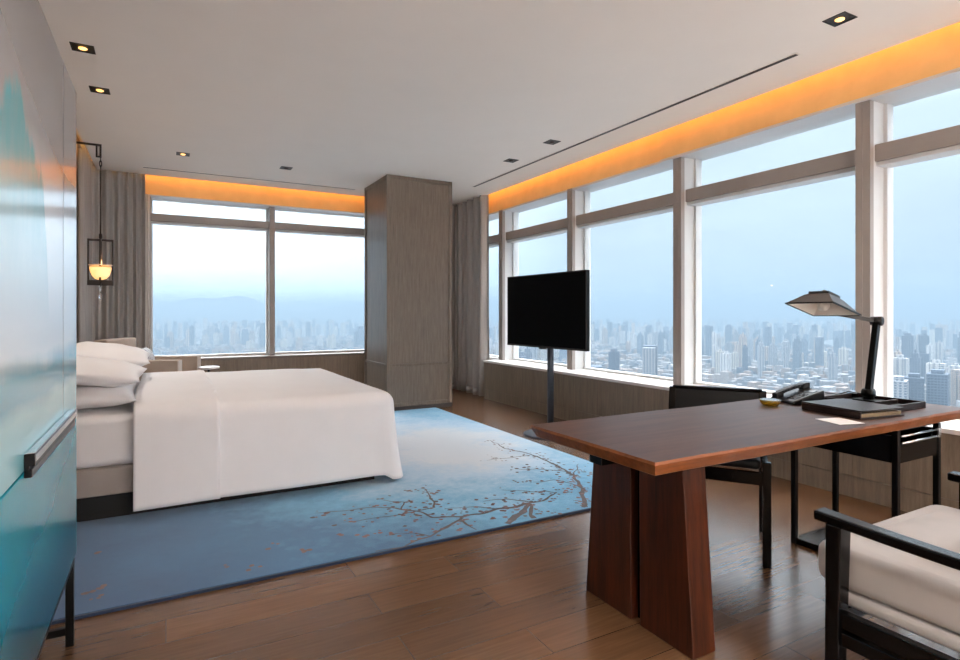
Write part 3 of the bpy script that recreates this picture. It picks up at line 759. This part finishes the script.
tag(pe, 'black pen lying in the leather desk tray', 'pen')
cd = MB().add([(2.652, 1.582, T), (2.608, 1.445, T), (2.742, 1.412, T), (2.785, 1.548, T), (2.652, 1.582, T+.0012), (2.608, 1.445, T+.0012), (2.742, 1.412, T+.0012), (2.785, 1.548, T+.0012)],
              [(0,3,2,1),(4,5,6,7),(0,1,5,4),(1,2,6,5),(2,3,7,6),(3,0,4,7)]).build('note_card', M['paper'])
tag(cd, 'blank white card lying on the desk by the stationery folder', 'card')

# desk lamp: base and leaning post in the tray, hinged arm, four-sided shade
LB = Vector((3.405, 1.735, T+.0065))
la = thing('desk_lamp', 'black jointed desk lamp with a wide four-sided shade standing in the tray', 'lamp', tuple(LB))
MB().box(LB.x-.05, LB.x+.05, LB.y-.06, LB.y+.06, LB.z, LB.z+.012).build('base', M['blackmetal'], la, bevel=.003)
J0, J1 = LB+Vector((0, 0, .045)), Vector((3.490, 1.735, 1.205))
MB().beam(LB+Vector((0, 0, .0)), J0, .03, .04).beam(J0, J1, .034, .030, (0, 1, 0)).build('post', M['blackmetal'], la, bevel=.003)
for c_ in (J0, J1):
    MB().tube([c_+Vector((0, -.026, 0)), c_+Vector((0, .026, 0))], .026, 20).build('hinge', M['blackmetal'], la)
# rim corners of the shade, tilted so that the window side hangs lower
n0, n1 = Vector((3.045, 1.727, 1.302)), Vector((3.002, 1.945, 1.300)); f0, f1 = Vector((3.296, 1.727, 1.236)), Vector((3.253, 1.945, 1.236))
uu, vv = (n1-n0).normalized(), (f0-n0).normalized(); nn = vv.cross(uu).normalized()
if nn.z < 0: nn = -nn
ce = (n0+n1+f0+f1)/4; hu, hv = .118, .135
def sq(a, b, h): return [ce+uu*(sx*a)+vv*(sy*b)+nn*h for sx, sy in ((-1,-1),(1,-1),(1,1),(-1,1))]
prof = [(hu, hv, 0), (hu, hv, .004), (.090, .104, .034), (.060, .068, .070), (.050, .056, .076), (.050, .056, .090)]
vs, fs = [], []
for a, b_, h in prof: vs += sq(a, b_, h)
for i in range(len(prof)-1):
    for k in range(4): fs.append((i*4+k, i*4+(k+1)%4, (i+1)*4+(k+1)%4, (i+1)*4+k))
k_ = (len(prof)-1)*4; fs.append((k_, k_+1, k_+2, k_+3))
sh = MB().add(vs, fs).build('lamp_shade', M['lampshade'], la)
vs, fs = [], []
for a, b_, h in [(hu-.001, hv-.001, .0005), (.087, .101, .030), (.058, .066, .066)]: vs += sq(a, b_, h)
for i in range(2):
    for k in range(4): fs.append((i*4+k, (i+1)*4+k, (i+1)*4+(k+1)%4, i*4+(k+1)%4))
fs.append((8, 11, 10, 9))
MB().add(vs, fs).build('shade_lining', M['lampinner'], sh)
bz = MB(); q = sq(hu, hv, .002)
for k in range(4): bz.beam(q[k], q[(k+1)%4], .006, .007)
bz.build('shade_rim', M['blackmetal'], sh)
kn = MB().lathe([(.020, .090), (.020, .098), (.010, .110), (0, .113)], (0,0,0), 16)
kn.xf(Matrix.Translation(ce) @ nn.to_track_quat('Z', 'Y').to_matrix().to_4x4()); kn.build('shade_knob', M['blackmetal'], sh)
bu = MB().lathe([(0, -.006), (.022, .0), (.032, .020), (.026, .042), (.014, .060)], (0,0,0), 18)
bu.xf(Matrix.Translation(ce) @ nn.to_track_quat('Z', 'Y').to_matrix().to_4x4()); bu.build('bulb', M['frosted'], la)
MB().beam(J1, ce+vv*(hv*1.0)+nn*.012, .016, .022).build('arm', M['lampshade'], la, bevel=.003)
MB().tube([LB+Vector((.04, .03, .006)), LB+Vector((.052, .06, .03)), LB+Vector((.05, .13, .035)), LB+Vector((.10, .22, .004)), (3.56, 2.06, T+.004)], .0035, 8).build('cord', M['blackmetal'], la)

# ------------------------------------------------------------------ drawer pedestal under the far end of the desk
pd = thing('drawer_pedestal', 'black metal frame stand with a hanging drawer under the window end of the desk', 'drawer unit', (3.19, 1.655, 0))
X0, X1, Y0, Y1 = 2.985, 3.40, 1.395, 1.915
for x in (X0, X1-.026):
    for y in (Y0, Y1-.026): MB().box(x, x+.026, y, y+.026, .0, .70).build('leg', M['blackmetal'], pd, bevel=.002)
MB().box(X0+.002, X1-.002, Y0+.03, Y1-.03, .004, .034).box(X0+.026, X1-.026, Y0+.002, Y0+.024, .004, .03).box(X0+.026, X1-.026, Y1-.024, Y1-.002, .004, .03).build('base_plate', M['black'], pd, bevel=.002)
MB().box(X0+.003, X1-.003, Y0+.03, Y1-.03, .688, .6995).build('top_plate', M['blackmetal'], pd)
dr = MB().box(X0+.03, X1-.03, Y0+.004, Y1-.03, .545, .557).box(X0+.005, X0+.028, Y0+.03, Y1-.03, .545, .672).box(X1-.028, X1-.005, Y0+.03, Y1-.03, .545, .672).box(X0+.028, X1-.028, Y1-.05, Y1-.03, .557, .672).box(X0+.028, X1-.028, Y0+.004, Y0+.022, .557, .628).build('drawer', M['black'], pd)
MB().tube([(X0+.03, Y0-.004, .640), (X1-.03, Y0-.004, .640)], .006, 10).tube([(X0+.03, Y0-.002, .672), (X1-.03, Y0-.002, .672)], .005, 10).box(X1-.05, X1-.0265, Y0-.012, Y0, .634, .680).build('rail', M['chrome'], dr)
# ------------------------------------------------------------------ desk chair (back to the window side of the desk)
dc = thing('desk_chair', 'black leather desk chair with a dark wood frame pushed in behind the desk', 'chair', (2.59, 2.1, 0))
sh_ = Vector((.81, .59, 0))*.07
BRc, BLc, FRc, FLc = Vector((2.946, 2.050, 0))+sh_, Vector((2.655, 2.463, 0))+sh_, Vector((2.537, 1.745, 0))+sh_, Vector((2.246, 2.158, 0))+sh_
zt_ = .787
e1, e2 = (FRc-BRc).normalized(), (BLc-BRc).normalized()
def leaned(z): return -e1*(.12*max(0, z-.45)/.35)
for p in (BRc, BLc):
    q = []
    for z in (0, .45, zt_):
        c_ = p+leaned(z)+Vector((0, 0, z)); q += [c_-e1*.021-e2*.021, c_+e1*.021-e2*.021, c_+e1*.021+e2*.021, c_-e1*.021+e2*.021]
    MB().add(q, [(0,1,2,3), (11,10,9,8)]+[(4*k+i_, 4*k+(i_+1)%4, 4*k+4+(i_+1)%4, 4*k+4+i_) for k in (0, 1) for i_ in range(4)]).build('rear_leg', M['black'], dc, bevel=.004, recalc=True)
for p in (FRc, FLc):
    MB().beam(p, p+Vector((0, 0, .515)), .040, .040, e1).build('front_leg', M['black'], dc, bevel=.004)
rl = MB()
for a, b_ in ((BRc, BLc), (FRc, FLc), (BRc, FRc), (BLc, FLc)): rl.beam(a+Vector((0, 0, .43)), b_+Vector((0, 0, .43)), .028, .06)
rl.build('seat_rail', M['black'], dc)
cm = Matrix(((e1.x, e2.x, 0, BRc.x), (e1.y, e2.y, 0, BRc.y), (0, 0, 1, 0), (0, 0, 0, 1)))
rounded_block(MB(), .028, .482, .024, .481, .462, .512, .02, .03).xf(cm).build('seat', M['leather'], dc, recalc=True)
tr2 = leaned(zt_)+Vector((0, 0, zt_))
MB().beam(BRc+tr2, BLc+tr2, .046, .022).build('top_rail', M['black'], dc, bevel=.004)
bb = rounded_block(MB(), -.014, .022, .016, .489, .56, .782, .010, .010).xf(cm)
bb.v = [tuple(Vector(p)+leaned(p[2])) for p in bb.v]
bb.build('backrest', M['leather'], dc, recalc=True)

# ------------------------------------------------------------------ armchair before the desk
fa = thing('wooden_armchair', 'black wooden armchair with a thick cream seat cushion facing the desk', 'armchair', (2.33, .75, 0))
AX = (1.892, 2.80)
for i, x in enumerate(AX):
    MB().hexa([(x-.026, 1.045, 0), (x+.026, 1.045, 0), (x+.026, 1.085, 0), (x-.026, 1.085, 0)], [(x-.032, 1.03, .574), (x+.032, 1.03, .574), (x+.032, 1.078, .574), (x-.032, 1.078, .574)]).build('front_leg', M['black'], fa, bevel=.005)
    MB().beam((x, .36, 0), (x, .28, .80), .046, .05).build('rear_leg', M['black'], fa, bevel=.005)
    ar = MB(); Pn = 14
    ln = []
    for k in range(Pn+1):
        y = 1.118-.84*k/Pn; ln.append((x, y, .590-.012*math.sin(PI*k/Pn)-.01*k/Pn))
    av = []
    for k, (xx, yy, zz) in enumerate(ln):
        hw = .030-.004*math.sin(PI*k/Pn); av += [(xx-hw, yy, zz-.017), (xx+hw, yy, zz-.017), (xx+hw, yy, zz+.015), (xx-hw, yy, zz+.015)]
    ar.add(av, [(4*k+q, 4*k+4+q, 4*k+4+(q+1)%4, 4*k+(q+1)%4) for k in range(Pn) for q in range(4)]+[(0,1,2,3), (4*Pn+3,4*Pn+2,4*Pn+1,4*Pn)])
    ar.build('armrest', M['black'], fa, bevel=.006, recalc=True)
    MB().beam((x, 1.05, .215), (x, .35, .215), .030, .044).build('side_stretcher', M['black'], fa, bevel=.003)
MB().beam((AX[0], .55, .215), (AX[1], .55, .215), .030, .044).build('cross_stretcher', M['black'], fa, bevel=.003)
fr = MB().beam((AX[0], 1.06, .275), (AX[1], 1.06, .275), .036, .05).beam((AX[0], .345, .275), (AX[1], .345, .275), .036, .05)
for x in AX: fr.beam((x, 1.05, .275), (x, .35, .275), .030, .05)
fr.build('seat_frame', M['black'], fa, bevel=.003)
rounded_block(MB(), AX[0]+.034, AX[1]-.034, .36, 1.125, .302, .345, .016, .03).build('seat_deck', M['cream'], fa)
def cush():
    m_ = MB(); rounded_block(m_, AX[0]+.036, AX[1]-.036, .40, 1.165, .347, .478, .036, .06, 6); return m_
cs = cush().build('seat_cushion', M['cream'], fa)
m2 = MB()
def ctop(u, v):
    x0_, x1_, y0_, y1_ = AX[0]+.09, AX[1]-.09, .45, 1.11
    a, b_ = u*2-1, v*2-1
    return (x0_+(x1_-x0_)*u, y0_+(y1_-y0_)*v, .4745+.028*((1-a*a)*(1-b_*b_))**.6)
m2.grid(ctop, 20, 20)
m2.build('cushion_crown', M['cream'], cs)
bk = MB(); rounded_block(bk, AX[0]+.05, AX[1]-.05, -.07, .07, .0, .48, .05, .06)
bk.xf(Matrix.Translation((0, .36, .46)) @ Matrix.Rotation(math.radians(12), 4, 'X')).build('back_cushion', M['cream'], fa)
MB().beam((AX[0], .285, .80), (AX[1], .285, .80), .035, .06).beam((AX[0], .33, .45), (AX[1], .33, .45), .03, .05).build('back_rail', M['black'], fa, bevel=.004)

# ------------------------------------------------------------------ lacquer cabinet
CXF, CXB, CY0, CY1, CZ0, CZ1, SEAM = -.30, WL+.016, .55, 2.655, .335, 2.09, .865
cb = thing('lacquer_cabinet', 'tall glossy cabinet painted with a teal ink-wash landscape on black metal legs', 'cabinet', (-.6, 1.6, 0))
ca = MB().box(CXB, CXF-.022, CY0, CY1, CZ0, CZ1).build('body', M['cab_side'], cb, bevel=.002)
MB().box(CXF-.021, CXF-.0005, 2.3312, 2.3428, SEAM+.003, CZ1-.001).build('gap_shade', M['blackmetal'], cb)  # black strip filling the open door gap, standing in for its shade
MB().box(CXF-.022, CXF, 2.343, CY1, SEAM+.003, CZ1).box(CXF-.022, CXF, CY1-.004, CY1, CZ0, SEAM).build('end_panel', M['cab_up'], cb)
for y0, y1 in ((CY0, 1.440), (1.444, 2.331)):
    MB().box(CXF-.020, CXF, y0, y1, SEAM+.003, CZ1).build('upper_door', M['cab_up'], cb, bevel=.0015)
for y0, y1 in ((CY0, 1.440), (1.444, CY1-.006)):
    MB().box(CXF-.020, CXF, y0, y1, CZ0, SEAM-.003).build('lower_door', M['cab_low'], cb, bevel=.0015)
h_ = MB().box(CXF, CXF+.022, 1.735, 2.475, SEAM+.014, SEAM+.044).box(CXF, CXF+.016, 1.735, 2.475, SEAM-.014, SEAM+.006)
h_.box(CXF, CXF+.010, 1.735, 2.475, SEAM-.006, SEAM+.018)
h_.build('handle', M['blackmetal'], cb, bevel=.002)
MB().box(CXF+.022, CXF+.0235, 1.74, 2.47, SEAM+.024, SEAM+.040).box(CXF+.002, CXF+.021, 1.74, 2.47, SEAM+.044, SEAM+.0455).build('handle_inlay', M['chrome'], cb)
for y in (CY0+.02, CY1-.04):
    MB().box(CXF-.030, CXF-.004, y, y+.026, 0, CZ0).build('leg', M['blackmetal'], cb, bevel=.002)
    MB().box(CXB+.01, CXB+.036, y, y+.026, 0, CZ0).build('leg', M['blackmetal'], cb, bevel=.002)
MB().box(CXF-.030, CXF-.004, CY0+.02, CY1-.014, CZ0-.026, CZ0).box(CXB+.01, CXB+.036, CY0+.02, CY1-.014, CZ0-.026, CZ0).box(CXB+.03, CXF-.03, CY1-.038, CY1-.016, .045, .07).box(CXB+.03, CXF-.03, CY0+.022, CY0+.044, .045, .07).box(CXB+.03, CXF-.03, CY1-.038, CY1-.016, CZ0-.026, CZ0).build('base_frame', M['blackmetal'], cb)

# ------------------------------------------------------------------ the city far below the windows
G = -150
MB().add([(-14000, -14000, G), (14000, -14000, G), (14000, 14000, G), (-14000, 14000, G)], [(0,1,2,3)]).build('ground', M['ground'])['kind'] = 'structure'
def hills(u, v):
    th = math.radians(52+70*u); r = 9000+1800*v
    h = 90+170*noise.fractal(Vector((u*7, 0, 2)), 1, 2, 5)+80*math.exp(-((u-.47)/.13)**2)
    prof = math.sin(PI*min(1, max(0, v)))
    return (r*math.cos(th), r*math.sin(th), G+max(5, (150+h)*prof*min(1, u*8, (1-u)*8)))
MB().grid(hills, 120, 10).build('hills', M['hill'])['kind'] = 'structure'

def tower_mesh(name, w, d_, h, mi, style):
    mb = MB().box(-w/2, w/2, -d_/2, d_/2, 0, h)
    if style == 0: mb.box(-w*.2, w*.2, -d_*.2, d_*.2, h, h+5).box(-w/2, -w*.28, d_/2, d_/2+3, 0, h).box(w*.28, w/2, d_/2, d_/2+3, 0, h)
    if style == 1: mb.box(-w*.35, w*.35, -d_*.35, d_*.35, h, h+7).box(-w*.12, w*.12, -d_*.12, d_*.12, h+7, h+12)
    if style == 2: mb.box(-w*.5, -w*.1, -d_*.5, d_*.5, h, h+4).box(w*.1, w*.3, -d_*.3, d_*.3, h, h+8)
    if style == 3: mb.box(w/2, w*.72, -d_*.3, d_*.3, 0, h*.86).box(-w*.72, -w/2, -d_*.3, d_*.3, 0, h*.86)
    o = mb.build(name, FAC[mi]); return o
protos = []
for k in range(12):
    w_, d_, h_ = R.uniform(14, 23), R.uniform(11, 15), (58, 72, 84, 64, 92, 76, 54, 100, 70, 80, 62, 88)[k]
    protos.append((w_, d_, h_, k % 6, k % 4))
first = {}
LABT = 'hazy tower block in the distant city seen through the windows'
GRT = 'tower blocks in the distant city'
used = []
def free(x, y, r):
    for a, b_, c_ in used:
        if (a-x)**2+(b_-y)**2 < (r+c_)**2: return False
    used.append((x, y, r)); return True
def special(name, label, th, D, w_, d_, h_, mat, rot=0, extra=None, cat='building'):
    x, y = D*math.cos(math.radians(th)), D*math.sin(math.radians(th))
    mb = MB().box(-w_/2, w_/2, -d_/2, d_/2, 0, h_)
    mats = [mat]
    if extra: mats += extra(mb, w_, d_, h_) or []
    o = mb.build(name, mats); o.location = (x, y, G); o.rotation_euler.z = math.radians(rot)
    used.append((x, y, max(w_, d_)*1.25)); return tag(o, label, cat)
def roofbox(mb, w_, d_, h_): mb.box(-w_*.3, w_*.3, -d_*.3, d_*.3, h_, h_+5)
def wings(mb, w_, d_, h_):
    mb.mat(1).box(-w_*.5-18, -w_*.5, -d_*.45, d_*.45, 0, h_*.97); return [FAC[5]]
special('office_tower', 'slab office tower, pale on one face and slate on the other, rising beyond the television', 44.64, 1090, 26, 24, 92, FAC[4], 40, wings)
special('office_tower', 'narrow slate blue tower just right of the television over the sill', 48.01, 1150, 17, 15, 76, FAC[4], 20, roofbox)
special('office_block', 'low wide dark blue block at the sill right beside the television edge', 49.74, 1120, 38, 22, 50, FAC[4], 52)
special('office_tower', 'grey office tower with a square window grid at the window beyond the desk tray', 25.03, 900, 30, 20, 66, FAC[5], 20, roofbox)
special('office_tower', 'dark slate tower standing second to the grey gridded office tower', 23.99, 930, 22, 20, 68, FAC[4], 25, roofbox)
special('office_tower', 'broad dark blue tower behind the white framed low block', 22.5, 960, 28, 22, 72, FAC[4], 18, roofbox)
def portal(mb, w_, d_, h_):
    mb.mat(1).box(-w_/2-2, -w_/2, -d_/2-2, d_/2+2, 0, h_+3).box(w_/2, w_/2+2, -d_/2-2, d_/2+2, 0, h_+3).box(-w_/2, w_/2, -d_/2-2, d_/2+2, h_, h_+3); return [FAC[2]]
special('office_block', 'low blue glass block with a white portal frame at the end of the desk', 23.05, 820, 40, 18, 30, FAC[1], 118, portal)
special('tower_block', 'tall white needle-like tower in the haze beyond the bed', 86.91, 3300, 20, 18, 126, FAC[2], 10)
special('tower_block', 'tall blue tower standing clear of the skyline beyond the telephone', 37.67, 2300, 24, 22, 104, FAC[1], 30, roofbox)
special('tower_block', 'tall grey blue tower above the skyline past the lamp post', 24.38, 1500, 22, 20, 104, FAC[1], 20, roofbox)

def rnd_place(D0, D1, th0, th1, pw=1.0):
    D = D0+(D1-D0)*R.random()**pw; th = math.radians(R.uniform(th0, th1)); return D*math.cos(th), D*math.sin(th)
count = 0; tries = 0
while count < 285 and tries < 20000:
    tries += 1
    z_ = R.random()
    if z_ < .52: x, y = rnd_place(1450, 2700, 17, 63, .9)
    elif z_ < .72: x, y = rnd_place(900, 1500, 17, 63, .7)
    else: x, y = rnd_place(2300, 3500, 70, 94)
    k = R.randrange(len(protos))
    D = math.hypot(x, y)
    # clusters: towers stand in estates
    if noise.noise(Vector((x/420, y/420, 1.7))) < -.02: continue
    if D < 1500 and protos[k][2] > 78 and R.random() < .8: continue
    if not free(x, y, 19): continue
    if k not in first: o = tower_mesh('tower_block', *protos[k]); first[k] = o
    else: o = first[k].copy(); C.objects.link(o)
    o.location = (x, y, G); o.rotation_euler.z = math.radians(R.choice((12, 14, 102, 16, 40)))
    sc = R.uniform(.78, 1.12); o.scale = (R.uniform(.8, 1.3), R.uniform(.9, 1.2), sc)
    tag(o, LABT, 'building', GRT); count += 1
# the rest of the towers, and the low roofs between them, which nobody could count
ft = MB()
for i in range(2600):
    if R.random() < .6: x, y = rnd_place(2750, 7000, 12, 66, 1.2)
    else: x, y = rnd_place(3550, 8000, 66, 100, 1.2)
    if noise.noise(Vector((x/800, y/800, 4.2))) < -.1: continue
    w_, d_, h_ = R.uniform(14, 30), R.uniform(12, 20), R.uniform(36, 108); a = math.radians(R.choice((12, 102, 40)))
    mb = MB().box(-w_/2, w_/2, -d_/2, d_/2, 0, h_).xf(Matrix.Translation((x, y, G)) @ Matrix.Rotation(a, 4, 'Z')); ft.mat(R.randrange(6)).add(mb.v, mb.f)
o = ft.build('skyline', FAC); tag(o, 'faint far skyline of towers fading into the haze', 'skyline', None, 'stuff')
lr = MB()
for i in range(9500):
    x, y = rnd_place(520, 2750, 10, 66, .8) if R.random() < .75 else rnd_place(1500, 3500, 66, 98)
    if noise.noise(Vector((x/300, y/300, 8.1))) < -.55 or any((a-x)**2+(b_-y)**2 < (c_+12)**2 for a, b_, c_ in used): continue
    w_, d_, h_ = R.uniform(8, 30), R.uniform(8, 17), R.uniform(6, 26); a = math.radians(R.choice((12, 102, 40, 14)))
    mb = MB().box(-w_/2, w_/2, -d_/2, d_/2, 0, h_).xf(Matrix.Translation((x, y, G)) @ Matrix.Rotation(a, 4, 'Z')); lr.add(mb.v, mb.f)
o = lr.build('low_rise_roofs', M['lowrise']); tag(o, 'sea of low pale roofs between the towers of the city', 'buildings', None, 'stuff')
# haze lying over the city, beginning well clear of the tower
hz = MB().prism([(70, -12500), (12500, -12500), (12500, 12500), (-12500, 12500), (-12500, 70), (70, 70)], G-2, 170)
tag(hz.build('city_haze', M['haze']), 'blue summer haze lying over the whole city', 'haze', None, 'stuff')

# ------------------------------------------------------------------ light
wd = bpy.data.worlds.new('sky'); S.world = wd; wd.use_nodes = True
nt = wd.node_tree; nt.nodes.clear()
def wn(t_, **ins):
    q = nt.nodes.new('ShaderNode'+t_); return q
out = wn('OutputWorld'); bg = wn('Background'); tc = wn('TexCoord'); sx = wn('SeparateXYZ'); rp = wn('ValToRGB')
nt.links.new(tc.outputs['Generated'], sx.inputs[0]); nt.links.new(sx.outputs[2], rp.inputs['Fac'])
stops = [(0.0, (.46, .56, .64, 1)), (.10, (.47, .57, .66, 1)), (.28, (.54, .65, .75, 1)), (.40, (1.6, 1.75, 1.9, 1)), (1.0, (10.5, 10.7, 11.0, 1))]
cr = rp.color_ramp
while len(cr.elements) < len(stops): cr.elements.new(.5)
for e, (p, c) in zip(cr.elements, stops): e.position = p; e.color = c
# brighter towards the sun's side of the sky (beyond the back window), thin cloud streaks
dt = wn('VectorMath'); dt.operation = 'DOT_PRODUCT'; nt.links.new(tc.outputs['Generated'], dt.inputs[0]); dt.inputs[1].default_value = (-.10, .985, .14)
mr = wn('MapRange'); nt.links.new(dt.outputs['Value'], mr.inputs['Value']); mr.inputs['From Min'].default_value = .72; mr.inputs['From Max'].default_value = 1.0; mr.inputs['To Min'].default_value = 1.0; mr.inputs['To Max'].default_value = 2.5
mp = wn('Mapping'); nt.links.new(tc.outputs['Generated'], mp.inputs[0]); mp.inputs['Scale'].default_value = (2, 2, 9)
nz = wn('TexNoise'); nt.links.new(mp.outputs[0], nz.inputs['Vector']); nz.inputs['Scale'].default_value = 2.2; nz.inputs['Detail'].default_value = 6
m3 = wn('MapRange'); nt.links.new(nz.outputs['Fac'], m3.inputs['Value']); m3.inputs['From Min'].default_value = .3; m3.inputs['From Max'].default_value = .7; m3.inputs['To Min'].default_value = .95; m3.inputs['To Max'].default_value = 1.08
mm = wn('Math'); mm.operation = 'MULTIPLY'; nt.links.new(mr.outputs[0], mm.inputs[0]); nt.links.new(m3.outputs[0], mm.inputs[1])
nt.links.new(rp.outputs['Color'], bg.inputs['Color']); nt.links.new(mm.outputs[0], bg.inputs['Strength']); nt.links.new(bg.outputs[0], out.inputs[0])

def area(name, loc, rot, sx_, sy_, power, col, portal=False):
    l = bpy.data.lights.new(name, 'AREA'); l.shape = 'RECTANGLE'; l.size = sx_; l.size_y = sy_; l.energy = power; l.color = col
    o = bpy.data.objects.new(name, l); C.objects.link(o); o.location = loc; o.rotation_euler = rot
    if portal: l.cycles.is_portal = True
    return o
area('window_portal', (WX-.06, 2.9, 1.66), (0, math.radians(90), 0), 2.2, 11.6, 1, (1, 1, 1), True)
area('window_portal', (1.75, WY-.06, 1.7), (math.radians(-90), 0, 0), 5.2, 2.1, 1, (1, 1, 1), True)
AMB = (1.0, .50, .11)
# warm strip lights hidden in the coves
area('cove_strip', (EX+.02, 2.8, 3.20), (0, math.radians(-62), 0), .05, 11.4, 16, AMB)
area('cove_strip', (1.75, EY+.02, 3.20), (math.radians(62), 0, 0), 4.9, .05, 7, AMB)
area('cove_strip', (LX-.02, 5.6, 3.20), (0, math.radians(50), 0), .03, 5.2, 4, AMB)
# spots of the lit ceiling downlights, then unseen spots added to brighten the room
def spot(x, y, e, size=95, col=(1, .90, .80)):
    l = bpy.data.lights.new('downlight_and_fill_spot', 'SPOT'); l.energy = e; l.color = col; l.spot_size = math.radians(size); l.spot_blend = .7; l.shadow_soft_size = .04
    o = bpy.data.objects.new('downlight_and_fill_spot', l); C.objects.link(o); o.location = (x, y, H-.03)
for (x, y), lit, _ in spots:
    if lit: spot(x, y, 26)
for x, y in ((.5, 1.4), (.6, -.6)): spot(x, y, 40)  # added fill without fittings, overhead and out of view
for x in (-.3, .6, 1.5, 2.4, 3.3): spot(x, -2.45, 620, 120, (.93, .96, 1))      # fill spots added behind the camera, bounced off the end wall towards the bed
l = bpy.data.lights.new('bowl_bulb', 'POINT'); l.energy = 2.5; l.color = (1, .62, .28); l.shadow_soft_size = .03
o = bpy.data.objects.new('bowl_bulb', l); C.objects.link(o); o.location = (px, py, 1.73)
l = bpy.data.lights.new('sun', 'SUN'); l.energy = .9; l.color = (1, .93, .84); l.angle = math.radians(3)
o = bpy.data.objects.new('sun', l); C.objects.link(o); o.rotation_euler = (math.radians(48), 0, math.radians(-40))

# ------------------------------------------------------------------ camera
cam = bpy.data.cameras.new('camera'); co = bpy.data.objects.new('camera', cam); C.objects.link(co)
co.location = (0, 0, 1.25); co.rotation_euler = (math.radians(90), 0, -math.radians(28.79))
cam.sensor_width = 36; cam.lens = 571.45/960*36; cam.shift_y = -17/960; cam.clip_start = .05; cam.clip_end = 30000
S.camera = co
S.view_settings.view_transform = 'Standard'; S.view_settings.look = 'None'; S.view_settings.exposure = 0.66; S.view_settings.gamma = 1
S.view_settings.use_curve_mapping = False
S.cycles.use_denoising = True
S.cycles.max_bounces = 10; S.cycles.diffuse_bounces = 6; S.cycles.transparent_max_bounces = 16; S.cycles.sample_clamp_indirect = 8
for o in S.objects:
    if '_o' in o: del o['_o']
